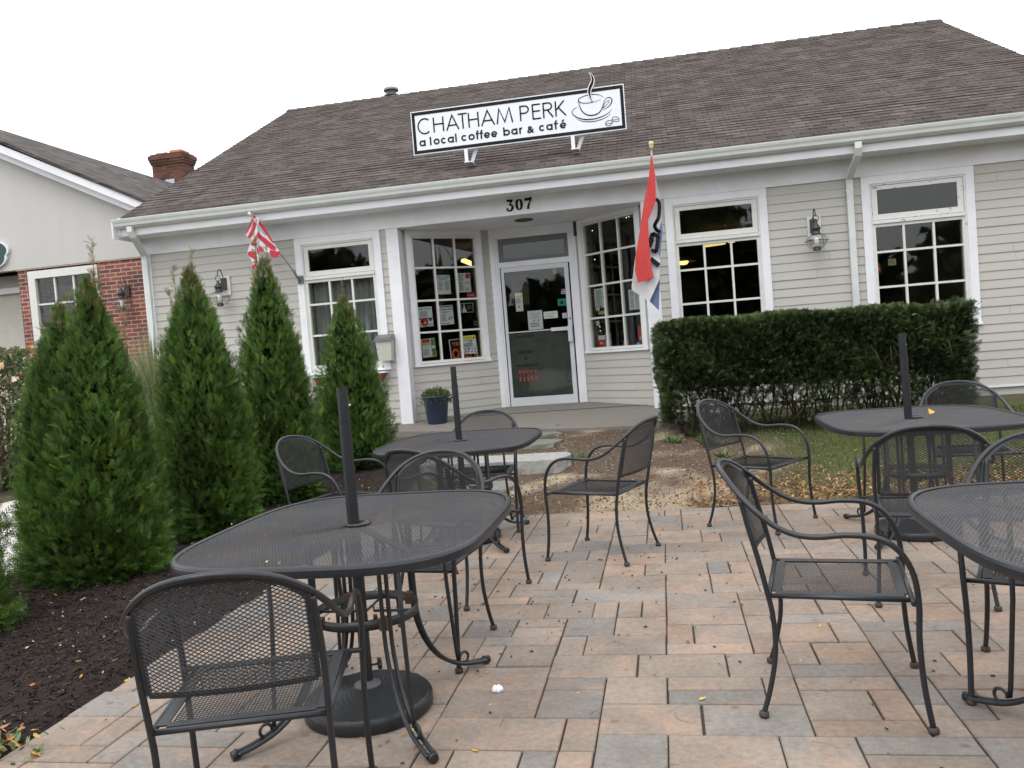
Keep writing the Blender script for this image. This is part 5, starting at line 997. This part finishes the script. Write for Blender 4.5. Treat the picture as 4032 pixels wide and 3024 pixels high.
# leaves on the patio
n = 80; T = np.stack([rng.uniform(-2.3, 3.2, n), rng.uniform(2.3, 6.4, n), np.full(n, .003)], 1); T[:14, :2] = [(-1.0+.05*k*math.cos(k), 2.75+.035*k*math.sin(k*2)) for k in range(14)]
col = np.array([[.62, .36, .05], [.55, .28, .05], [.70, .50, .15], [.30, .12, .03]])[rng.integers(0, 4, n)]; stuff(scatter('fallen_leaves', LFV, LFF, zrot(rng.uniform(0, 6, n))*rng.uniform(.012, .034, n)[:, None, None], T, col, M_lit), 'small yellow leaves scattered on the paving')
n = 360; T = np.stack([rng.uniform(-2.4, 3.6, n), rng.uniform(2.2, 6.5, n), np.full(n, .004)], 1); k_ = rng.uniform(0, 1, n) < .5; T[k_, 0] = rng.uniform(-1.6, .4, k_.sum()); T[k_, 1] = rng.uniform(3.2, 6.4, k_.sum())
col = np.array([[.05, .035, .025], [.08, .05, .03], [.35, .30, .22]])[rng.choice(3, n, p=[.6, .25, .15])]; PB = [(-.5, -.2, 0), (.5, -.2, 0), (.5, .2, 0), (-.5, .2, 0), (-.4, -.12, .35), (.4, -.12, .35), (.4, .12, .35), (-.4, .12, .35)]; PBF = [(4, 5, 6, 7), (0, 1, 5, 4), (1, 2, 6, 5), (2, 3, 7, 6), (3, 0, 4, 7)]
stuff(scatter('seed_debris', PB, PBF, zrot(rng.uniform(0, 6, n))*rng.uniform(.005, .017, n)[:, None, None], T, col, M_lit), 'tiny dark seed husks and grit on the paving')
q = MB()
for k in range(150):
    x, y, a, l = random.uniform(-1.6, 3), random.uniform(2.3, 6.3), random.uniform(0, 6.28), random.uniform(.03, .085); c = random.uniform(-1.6, 1.6); pts = []
    for i in range(6): s_ = i/5*l; b = a+c*i/5; pts.append((x+s_*math.cos(b), y+s_*math.sin(b), .0035))
    q.tube(pts, .0007, 3)
o = q.build('pine_needles', mat('dry_needle', (.17, .12, .08), .8)); stuff(o, 'curved dry needles lying on the paving')
q = MB(); c = Gd(1075, 1494, 0)
for k in range(5): a = k*1.3; q.lathe([(0, 0), (.011, .003), (.012, .012), (.006, .020), (0, .021)], 7, (c.x+.012*math.cos(a), c.y+.010*math.sin(a)*1.2, .002), sm=False)
tag(q.build('paper_scrap', M_paper), 'crumpled white scrap on the paving right of the front left table', 'litter')
q = MB(); c = Gd(2013, 893, .725); q.mesh([(c.x-.015, c.y, .723), (c.x, c.y-.01, .727), (c.x+.022, c.y+.01, .732), (c.x+.005, c.y+.02, .745), (c.x-.018, c.y+.015, .757)], [(0, 1, 2, 3), (0, 3, 4)]); tag(q.build('yellow_leaf', mat('yellow_leaf', (.75, .42, .05), .6)), 'curled yellow leaf on top of the far right table', 'leaf')
q = None
TLf = [(694/1.3556+400, 358/1.3556+1800), (445/1.3556+400, 507/1.3556+1800), (980/2.074+1000, 705/2.074+1700), (104/2.074+1000, 1062/2.074+1700)]
T = np.array([tuple(Gd(a/K, b/K, .722)) for a, b in TLf]+[(1.0, 2.95, .722), (-1.3, 5.9, .722), (-1.6, 5.5, .722)]); n = len(T)
stuff(scatter('leaf_bits', LFV, LFF, zrot(rng.uniform(0, 6, n))*rng.uniform(.008, .018, n)[:, None, None], T, np.array([[.65, .45, .15]]*n), M_lit), 'tiny dry leaf bits lying on the table tops')
# mulch chips
n = 17000; T = np.stack([rng.uniform(-4.6, -2.40, n), rng.uniform(1.6, 9.5, n)**1, np.zeros(n)], 1); near = rng.uniform(0, 1, n) < .6; T[near, 1] = rng.uniform(1.9, 5.2, near.sum()); T[:, 2] = [mz(x, y)+.004 for x, y in T[:, :2]]
v = rng.uniform(.5, 1.6, (n, 1)); col = np.array([.040, .028, .025])*v; pk = rng.uniform(0, 1, n) < .012; col[pk] = [.45, .38, .28]
dz = rng.normal(0, 1, (n, 3))*[.35, .35, 1]; stuff(scatter('mulch_chips', PB, PBF, basis(dz, rng.uniform(0, 6, n))*np.stack([rng.uniform(.012, .04, n), rng.uniform(.010, .02, n), rng.uniform(.006, .014, n)], 1)[:, None, :], T, col, tintmat('mulch_chip', .9)), 'dark shredded bark mulch under the evergreens')
n = 100; T = np.stack([rng.uniform(-4.5, -2.42, n), rng.uniform(2.2, 8, n), np.zeros(n)], 1); T[:, 2] = [mz(x, y)+.016 for x, y in T[:, :2]]; col = np.array([[.60, .34, .06], [.45, .16, .05], [.62, .50, .22], [.35, .2, .08]])[rng.integers(0, 4, n)]
stuff(scatter('fallen_leaves', LFV, LFF, basis(rng.normal(0, 1, (n, 3))*[.3, .3, 1], rng.uniform(0, 6, n))*rng.uniform(.015, .04, n)[:, None, None], T, col, M_lit), 'orange and yellow leaves lying on the dark mulch')
n = 110; c = Gd(14, 1622, 0); T = np.stack([c.x-.05+rng.normal(0, .09, n), c.y-.02+rng.normal(0, .07, n), .01+rng.uniform(0, .05, n)], 1); col = np.array([[.42, .20, .08], [.13, .20, .09], [.16, .22, .10], [.50, .33, .10]])[rng.integers(0, 4, n)]
stuff(scatter('leaf_heap', LFV, LFF, basis(rng.normal(0, 1, (n, 3)), rng.uniform(0, 6, n))*rng.uniform(.025, .05, n)[:, None, None], T, col, M_lit), 'little heap of green and orange leaves at the bottom left corner')
# leaf litter and grit on the worn ground
n = 10000; T = np.stack([rng.uniform(-2.3, 5.5, n), 6.55+np.abs(rng.normal(0, .55, n)), np.zeros(n)], 1); T = T[(T[:, 1] < 9.8)]; keep = np.array([rng.uniform() < (1.0 if x > .1 else .16) for x in T[:, 0]]); T = T[keep]; T[:, 2] = [gz_(x, y)+.008 for x, y in T[:, :2]]; n = len(T)
col = np.array([[.42, .25, .10], [.30, .15, .06], [.52, .38, .16], [.20, .11, .06], [.45, .20, .09]])[rng.integers(0, 5, n)]*rng.uniform(.6, 1.1, (n, 1)); stuff(scatter('leaf_litter', LFV, LFF, basis(rng.normal(0, 1, (n, 3))*[.4, .4, 1], rng.uniform(0, 6, n))*rng.uniform(.015, .045, n)[:, None, None], T, col, M_lit), 'drift of small brown leaves along the patio edge')
n = 6500; T = np.stack([rng.uniform(-2.4, 1.6, n), rng.uniform(6.55, 10.1, n), np.zeros(n)], 1); T[:, 2] = [gz_(x, y)+.002 for x, y in T[:, :2]]; v = rng.uniform(.25, 1, (n, 1)); col = np.where(rng.uniform(0, 1, (n, 1)) < .35, [.48, .44, .37], [.16, .115, .085])*v
stuff(scatter('gravel_grit', PB, PBF, zrot(rng.uniform(0, 6, n))*rng.uniform(.006, .020, n)[:, None, None], T, col, M_lit), 'pale grit and small pebbles on the worn ground')
# grass
BV = [(-.5, 0, 0), (.5, 0, 0), (.32, .12, .6), (-.32, .12, .6), (0.05, .38, 1), (-.05, .38, 1)]; BF = [(0, 1, 2, 3), (3, 2, 4, 5)]
pts = []
while len(pts) < 42000:
    x, y = rng.uniform(-2.2, 6.5), rng.uniform(6.6, 10.2); g_ = 1-dirt_w(x, y); e = min(1, max(0, (y-6.75)/1.6)); p = g_*(.12+.88*e)*(1 if fb(x, y, 3, 31) > .42-.25*e else .12)
    if x < -1.1: p *= .35
    if rng.uniform() < p: pts.append((x, y, gz_(x, y)-.004))
T = np.array(pts); n = len(T); M_ = basis(rng.normal(0, 1, (n, 3))*[.42, .42, .0]+[0, 0, 1], rng.uniform(0, 6, n))*np.stack([rng.uniform(.003, .0055, n), rng.uniform(.02, .05, n), rng.uniform(.022, .062, n)], 1)[:, None, :]
v = rng.uniform(.55, 1.2, (n, 1)); col = np.where(rng.uniform(0, 1, (n, 1)) < .22, [.24, .21, .07], [.085, .150, .038])*v; o = stuff(scatter('grass', BV, BF, M_, T, col, M_leaf), 'thin short grass beside the hedge'); o['category'] = 'grass'
# weeds by the hedge
def weed(loc, n_, s_, label):
    a = rng.uniform(0, 2*math.pi, n_); dz = np.stack([np.cos(a), np.sin(a), rng.uniform(.25, 1.2, n_)], 1); T = np.tile(np.array([loc]), (n_, 1))+np.stack([.04*np.cos(a), .04*np.sin(a), np.zeros(n_)], 1)
    V = [(0, 0, 0), (.16, .03, .25), (.10, .05, .45), (.17, .08, .62), (0, .12, 1), (-.17, .08, .62), (-.10, .05, .45), (-.16, .03, .25)]; F_ = [(0, 1, 2, 7), (7, 2, 3, 6), (6, 3, 4, 5)]
    o = scatter('weed', V, F_, basis(dz, rng.uniform(0, .6, n_))*rng.uniform(.6, 1.1, n_)[:, None, None]*s_, T, np.array([.11, .17, .06])*rng.uniform(.7, 1.3, (n_, 1)), M_leaf); return tag(o, label, 'weed', 'weeds at the left end of the hedge')
for px, py, n_, s_, lb in ((1450, 955, 20, .13, 'broad leafy weed at the left foot of the hedge'), (1530, 960, 18, .16, 'leafy weed below the hedge, behind the right facing chair back'), (1240, 988, 14, .10, 'small weed at the right end of the granite step'), (1500, 940, 14, .16, 'tall weed under the hedge corner'), (1215, 925, 12, .10, 'small green weed at the front of the entry slab'), (1560, 985, 14, .12, 'low weed under the seat of the chair by the hedge')):
    c = Gd(px, py, .12); 
    for _ in range(6): c = Gd(px, py, gh(c.x, c.y)+.01)
    weed((c.x, c.y, c.z-.01), n_, s_, lb)
# ---------------------------------------------------------------- conical evergreens
def spray(nb_=4):
    V = []; F_ = []
    def qd(a, b, w0, w1, bend=0):
        d = np.array(b)-np.array(a); L_ = np.hypot(d[0], d[1]); nx_, ny_ = -d[1]/L_, d[0]/L_; n = len(V)
        V.extend([(a[0]-nx_*w0/2, bend*a[1]**2, a[1]-ny_*w0/2), (a[0]+nx_*w0/2, bend*a[1]**2, a[1]+ny_*w0/2), (b[0]+nx_*w1/2, bend*b[1]**2, b[1]+ny_*w1/2), (b[0]-nx_*w1/2, bend*b[1]**2, b[1]-ny_*w1/2)]); F_.append((n, n+1, n+2, n+3))
    qd((0, 0), (0, 1), .04, .02, .3)
    for k in range(nb_):
        z = .15+.7*k/(nb_-1); l = .42*(1-.55*abs(z-.35)/.6)
        for s_ in (-1, 1):
            e = (s_*l*.62, z+l*.85); qd((0, z), e, .055, .028, .3); m_ = (s_*l*.30, z+l*.42); qd(m_, (m_[0]+s_*l*.36, m_[1]+l*.10), .055, .025, .3)
    return np.array(V), np.array(F_)
SPV, SPF = spray()
def prof_r(f): return np.interp(f, [0, .06, .22, .4, .6, .75, .9, 1], [.84, .96, 1.0, .94, .78, .58, .26, .01])
def evergreen(loc, H_, R_, label, cones, n_, seed, tips):
    global rng
    rg = np.random.default_rng(seed); t = thing('conical_evergreen', label, 'evergreen tree', loc, 0, 'conical evergreens in the mulch bed'); L_ = np.array(loc)
    q = MB(); q.tube([(loc[0], loc[1], loc[2]-.05), (loc[0]+.01, loc[1], loc[2]+.5), (loc[0], loc[1], loc[2]+H_*.7)], [.045, .035, .012], 8); q.build('trunk', mat('bark', (.09, .06, .045), .9), t)
    w_ = np.array([c[3]*c[2] for c in cones]); ci = rg.choice(len(cones), n_, p=w_/w_.sum()); C_ = np.array(cones)[ci]
    f = rg.beta(1.05, 1.5, n_); h = C_[:, 2]*H_; r0_ = prof_r(f)*R_*C_[:, 3]; a = rg.uniform(0, 2*math.pi, n_)
    lump = 1+.13*np.sin(a*5+f*9+seed)+.10*np.sin(a*9-f*17+seed*2)+.07*np.sin(a*3+f*31)
    k = rg.uniform(.66, 1.02, n_)**.6*lump; r_ = r0_*k+.0
    P = np.stack([C_[:, 0]+r_*np.cos(a), C_[:, 1]+r_*np.sin(a), .02+f*h*.98], 1)+L_
    dirv = np.stack([np.cos(a)*(.75-.3*f), np.sin(a)*(.75-.3*f), .75+.8*f], 1)+rg.normal(0, .28, (n_, 3))
    low = f < .12; dirv[low] += np.stack([np.cos(a[low]), np.sin(a[low]), -.5*np.ones(low.sum())], 1)*.8
    s_ = rg.uniform(.042, .092, n_)*(1-.2*f); B = basis(dirv, rg.uniform(0, 2*math.pi, n_))*s_[:, None, None]
    cl_ = .82+.30*np.sin(a*4+f*13+seed)*np.sin(f*23+a*2); base = np.array([.105, .205, .042])*(.45+1.05*rg.uniform(0, 1, (n_, 1)))*cl_[:, None]
    yl = (rg.uniform(0, 1, n_) < .12); base[yl] = base[yl]*[1.9, 1.35, .9]; ti = (f > .88)&(rg.uniform(0, 1, n_) < .25); base[ti] = np.array([.20, .15, .055])*rg.uniform(.6, 1.2, (ti.sum(), 1))
    scatter('crown', SPV, SPF, B, P, base, M_leaf2, t)
    # dense inner foliage
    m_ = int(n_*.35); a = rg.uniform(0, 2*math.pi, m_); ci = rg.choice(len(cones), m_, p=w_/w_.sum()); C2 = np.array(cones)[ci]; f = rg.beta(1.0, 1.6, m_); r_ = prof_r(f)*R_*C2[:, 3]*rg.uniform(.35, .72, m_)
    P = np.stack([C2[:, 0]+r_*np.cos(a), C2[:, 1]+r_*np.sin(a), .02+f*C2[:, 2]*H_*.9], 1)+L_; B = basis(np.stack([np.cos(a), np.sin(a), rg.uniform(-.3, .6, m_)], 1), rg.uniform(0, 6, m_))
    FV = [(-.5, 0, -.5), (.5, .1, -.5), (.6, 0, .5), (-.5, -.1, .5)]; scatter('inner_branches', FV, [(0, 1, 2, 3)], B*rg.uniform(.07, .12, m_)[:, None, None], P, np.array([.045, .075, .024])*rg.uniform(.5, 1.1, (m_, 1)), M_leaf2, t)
    # thin bronze leaders on top
    q = MB(); TP = []; TD = []
    for (dx, dy, zb, L2) in tips:
        b_ = Vector(loc)+Vector((dx, dy, zb)); e = b_+Vector((rg.normal(0, .02), rg.normal(0, .02), L2)); q.tube([b_, (b_+e)/2+Vector((.006, 0, 0)), e], [.004, .003, .001], 5)
        for _ in range(int(34*L2/.3)):
            u = rg.uniform(0, 1); p = b_.lerp(e, u); TP.append(tuple(p)); TD.append((rg.normal(0, .55), rg.normal(0, .55), 1.0))
    q.build('leader_twig', mat('bronze_twig', (.26, .13, .05), .8), t)
    TP = np.array(TP); TD = np.array(TD); m_ = len(TP); up_f = rg.uniform(0, 1, (m_, 1)); cT = np.where(up_f < .5, [.26, .19, .08], [.085, .15, .04])*rg.uniform(.7, 1.2, (m_, 1))
    scatter('leader_sprays', SPV, SPF, basis(TD, rg.uniform(0, 6, m_))*rg.uniform(.03, .06, m_)[:, None, None], TP, cT, M_leaf2, t); return t
evergreen((-3.88, 4.98, .0), 1.93, .415, 'widest conical evergreen with three pointed tops, second from the left edge', [(0.12, 0, 1.05, .74), (-.12, .02, .97, .70), (-.23, -.05, .84, .55), (.22, .05, .86, .50), (0, 0, .6, 1.0)], 30000, 1, [(.17, 0, 1.85, .42), (.20, .03, 1.82, .2), (-.10, 0, 1.65, .27), (-.05, .0, 1.72, .2), (-.25, 0, 1.5, .25), (.37, 0, 1.45, .35), (-.35, -.02, 1.3, .2)])
evergreen((-3.70, 6.10, .0), 2.18, .355, 'conical evergreen in front of the clapboard lantern with a second thin tip on its left', [(.02, 0, 1.0, .95), (-.10, 0, .86, .7), (.14, .03, .80, .6)], 20000, 2, [(.04, 0, 2.0, .32), (.0, 0, 1.95, .22), (-.12, 0, 1.85, .33), (-.15, 0, 1.8, .25), (.17, 0, 1.7, .18), (-.3, 0, 1.3, .35)])
evergreen((-3.66, 7.35, .055), 2.33, .35, 'tallest conical evergreen, standing below the striped flag', [(0, 0, 1.0, .95), (-.07, 0, .85, .8), (.12, 0, .78, .7)], 17000, 3, [(-.07, 0, 2.08, .45), (.05, 0, 2.08, .36), (.10, 0, 2.0, .28), (-.12, 0, 1.9, .3)])
evergreen((-3.43, 8.70, .14), 1.92, .38, 'smallest and farthest conical evergreen, in front of the left window', [(0, 0, 1.0, .98), (.06, 0, .8, .8), (-.1, 0, .7, .8)], 13000, 4, [(.0, 0, 1.75, .32), (.04, 0, 1.65, .25), (-.2, 0, 1.3, .2)])
evergreen((-4.07, 3.72, .0), 1.48, .44, 'evergreen cut off by the left frame edge', [(0, 0, 1.0, 1.0), (.08, 0, .8, .8)], 12000, 5, [(0, 0, 1.35, .25)])
# ---------------------------------------------------------------- clipped hedge
hd = thing('hedge', 'long dark clipped yew hedge with bare twiggy foot under the right windows', 'hedge', (1.6, 9.75, .2))
HX0, HX1, HY0, HY1 = -.02, 3.14, 9.28, 10.2
def htop(x): return 1.475-.02*x+.015*math.sin(x*6)
n = 26000; face = rng.choice(5, n, p=[.46, .24, .10, .10, .10]); x = rng.uniform(HX0, HX1, n); y = rng.uniform(HY0, HY1, n); zt = np.array([htop(v) for v in x]); z = .30+(zt-.30)*rng.beta(1.4, 1.0, n)
dn = np.abs(rng.normal(0, .055, n)); bul = .05*np.sin(x*3.1+1)*np.sin(z*5+x*2)+.035*np.sin(x*7.7+z*9)
y = np.where(face == 0, HY0+dn+bul, y); z = np.where(face == 1, zt-dn*.6, z); x = np.where(face == 2, HX0+dn+bul, x); x = np.where(face == 3, HX1-dn-bul, x); y = np.where(face == 4, HY1-dn, y)
keep = (rng.uniform(0, 1, n) < np.clip((z-.26+.12*np.sin(x*5)*np.sin(x*13))/.34, .30, 1)) | (x < .45) | (x > 2.45); x, y, z, face = x[keep], y[keep], z[keep], face[keep]; n = len(x)
cx_ = np.clip((x-1.6)/1.6, -1, 1); z = np.where(face != 1, z, z-.05*np.abs(cx_)**6)
dv = rng.normal(0, .45, (n, 3))+np.stack([np.where(face == 2, -1, np.where(face == 3, 1, 0)), np.where(face == 0, -1, np.where(face == 4, 1, 0)), np.where(face == 1, 1.0, .45)], 1)
NV = []; NF = []
def nq(a, b, w_):
    d = np.array(b)-np.array(a); L_ = np.linalg.norm(d); nn = np.array([-d[2], 0, d[0]])/L_*w_/2; k = len(NV); NV.extend([tuple(np.array(a)-nn), tuple(np.array(a)+nn), tuple(np.array(b)+nn*.5), tuple(np.array(b)-nn*.5)]); NF.append((k, k+1, k+2, k+3))
nq((0, 0, 0), (0, 0, .95), .035)
for k in range(8):
    zz_ = .12+.1*k
    for s_ in (-1, 1): nq((0, 0, zz_), (s_*.32, .08, zz_+.20), .065)
cl_ = .75+.35*np.sin(x*4+z*3)*np.sin(z*7+y*5+x)
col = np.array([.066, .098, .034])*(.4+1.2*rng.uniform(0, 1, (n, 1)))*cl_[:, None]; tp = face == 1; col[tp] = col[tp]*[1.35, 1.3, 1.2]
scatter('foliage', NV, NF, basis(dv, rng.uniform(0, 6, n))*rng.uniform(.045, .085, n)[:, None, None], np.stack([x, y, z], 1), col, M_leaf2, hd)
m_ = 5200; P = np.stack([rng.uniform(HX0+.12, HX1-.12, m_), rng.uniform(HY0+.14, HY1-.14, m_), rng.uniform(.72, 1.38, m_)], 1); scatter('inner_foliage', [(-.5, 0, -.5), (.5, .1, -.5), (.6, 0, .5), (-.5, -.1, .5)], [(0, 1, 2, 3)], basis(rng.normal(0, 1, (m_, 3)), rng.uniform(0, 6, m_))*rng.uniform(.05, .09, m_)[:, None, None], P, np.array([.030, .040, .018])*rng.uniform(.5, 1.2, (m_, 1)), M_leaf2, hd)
q = MB()
for k in range(95):
    x0, y0h = random.uniform(HX0+.15, HX1-.15), random.uniform(HY0+.2, HY1-.25); p = Vector((x0, y0h, .15)); d = Vector((random.uniform(-.35, .35), random.uniform(-.3, .15), 1)); pts = [p]
    for s_ in range(6): p = p+d*.16; d = (d+Vector((random.uniform(-.35, .35), random.uniform(-.25, .2), 0))).normalized(); d.z = abs(d.z); pts.append(p)
    q.tube(pts, [random.uniform(.008, .018)*(1-.12*i) for i in range(7)], 5)
    for _ in range(5):
        b_ = pts[random.randint(1, 5)]; e = b_+Vector((random.uniform(-.22, .22), random.uniform(-.28, .08), random.uniform(-.02, .28))); q.tube([b_, (b_+e)/2+Vector((0, 0, .02)), e], [.005, .004, .002], 4)
q.build('stems', mat('yew_bark', (.10, .072, .052), .9, noise=.4, nscale=30), hd)
# ---------------------------------------------------------------- ornamental grass and flowering shrub at the left
def ogr(loc, label, H_=1.55):
    n = 1500; a = rng.uniform(0, 2*math.pi, n); V = []; 
    segs_ = 7; t_ = np.linspace(0, 1, segs_); P = []; F_ = []; col = []
    for k in range(n):
        L_ = H_*rng.uniform(.6, 1.08); lean = rng.uniform(.05, .62)*L_; r0_ = rng.uniform(0, .16); ca_, sa_ = math.cos(a[k]), math.sin(a[k]); w_ = rng.uniform(.0035, .006); b = len(P)
        for i, tt in enumerate(t_):
            rr = r0_+lean*tt**2.2; zz_ = L_*(tt-.22*tt**3*lean/ (.6*L_)); ww = w_*(1-tt)**.5+.0006; P += [(loc[0]+rr*ca_-sa_*ww, loc[1]+rr*sa_+ca_*ww, loc[2]+zz_), (loc[0]+rr*ca_+sa_*ww, loc[1]+rr*sa_-ca_*ww, loc[2]+zz_)]
            if i: F_.append((b+2*i-2, b+2*i-1, b+2*i+1, b+2*i))
        c = np.array([.20, .27, .13] if rng.uniform() < .75 else [.36, .34, .20])*rng.uniform(.6, 1.25); col += [(*c, 1)]*(2*segs_)
    me = bpy.data.meshes.new('ornamental_grass'); me.from_pydata(P, [], F_); me.materials.append(M_leaf); ca = me.color_attributes.new('tint', 'FLOAT_COLOR', 'POINT'); ca.data.foreach_set('color', np.array(col, 'f').reshape(-1)); o = bpy.data.objects.new('ornamental_grass', me); COL.objects.link(o); tag(o, label, 'ornamental grass')
ogr((-6.35, 9.5, .2), 'tall arching ornamental grass clump between the evergreens, before the brick wall', 1.75)
sh = thing('flowering_shrub', 'loose rose shrub with cream and orange blooms at the left edge', 'shrub', (-7.85, 8.6, .1))
q = MB()
for k in range(26):
    a = random.uniform(0, 6.28); r_ = random.uniform(.1, .7); q.tube([(-7.85+.1*math.cos(a), 8.6+.1*math.sin(a), .05), (-7.85+r_*.6*math.cos(a), 8.6+r_*.5*math.sin(a), .8), (-7.85+r_*math.cos(a), 8.6+r_*math.sin(a)*.8, random.uniform(1.2, 1.75))], [.012, .008, .003], 5)
q.build('stems', mat('brown_stem', (.13, .08, .055), .8), sh)
n = 7000; a = rng.uniform(0, 6.28, n); zf2 = rng.beta(1.3, 1.0, n); r_ = (.25+.55*np.sin(np.pi*np.clip(zf2*.75+.15, 0, 1)))*rng.uniform(.3, 1.05, n); T = np.stack([-7.85+r_*np.cos(a), 8.6+r_*np.sin(a)*.85, .18+1.62*zf2], 1)
col = np.array([[.11, .17, .08], [.15, .19, .07], [.20, .15, .08], [.09, .14, .06]])[rng.integers(0, 4, n)]*rng.uniform(.6, 1.2, (n, 1)); scatter('leaves', [(0, 0, 0), (.36, .1, .5), (0, 0, 1), (-.36, .1, .5)], LF, basis(rng.normal(0, 1, (n, 3))+[0, 0, .2], rng.uniform(0, 6, n))*rng.uniform(.03, .075, n)[:, None, None], T, col, M_leaf, sh)
n = 520; a = rng.uniform(0, 6.28, n); cl2 = rng.integers(0, 46, n); rs = np.random.default_rng(3); cc_ = np.stack([-7.85+rs.uniform(-.75, .8, 46), 8.6+rs.uniform(-.7, .3, 46), rs.uniform(1.2, 1.86, 46)], 1); T = cc_[cl2]+rng.normal(0, .012, (n, 3)); cB = np.array([[.80, .62, .38], [.85, .72, .55], [.75, .38, .10], [.80, .48, .32]])[cl2 % 4]
scatter('blossoms', [(0, 0, 0), (.5, .2, .5), (0, 0, 1), (-.5, .2, .5)], LF, basis(rng.normal(0, 1, (n, 3)), rng.uniform(0, 6, n))*rng.uniform(.03, .05, n)[:, None, None], T, cB*rng.uniform(.8, 1.1, (n, 1)), M_leaf, sh)
# ---------------------------------------------------------------- the far side of the street, seen only in the panes
n = 42000; cx2 = rng.uniform(-30, 62, n); hh = 5.1+2.0*np.sin(cx2*.31+1)+1.3*np.sin(cx2*.83); T = np.stack([np.minimum(cx2, 32)+rng.normal(0, 1.2, n), np.where(cx2 < 32, -24., -24.+(cx2-32)*1.5)+rng.normal(0, 1.6, n), rng.uniform(.02, 1, n)**.8*hh], 1); v = rng.uniform(.5, 1.3, (n, 1))
o = scatter('wood', [(-.5, 0, -.5), (.5, .1, -.5), (.6, 0, .5), (-.5, -.1, .5)], [(0, 1, 2, 3)], basis(rng.normal(0, 1, (n, 3)), rng.uniform(0, 6, n))*rng.uniform(.3, .75, n)[:, None, None], T, np.array([.035, .055, .02])*v, M_leaf2); o['kind'] = 'stuff'; o['label'] = 'far line of trees across the street'; o['category'] = 'trees'
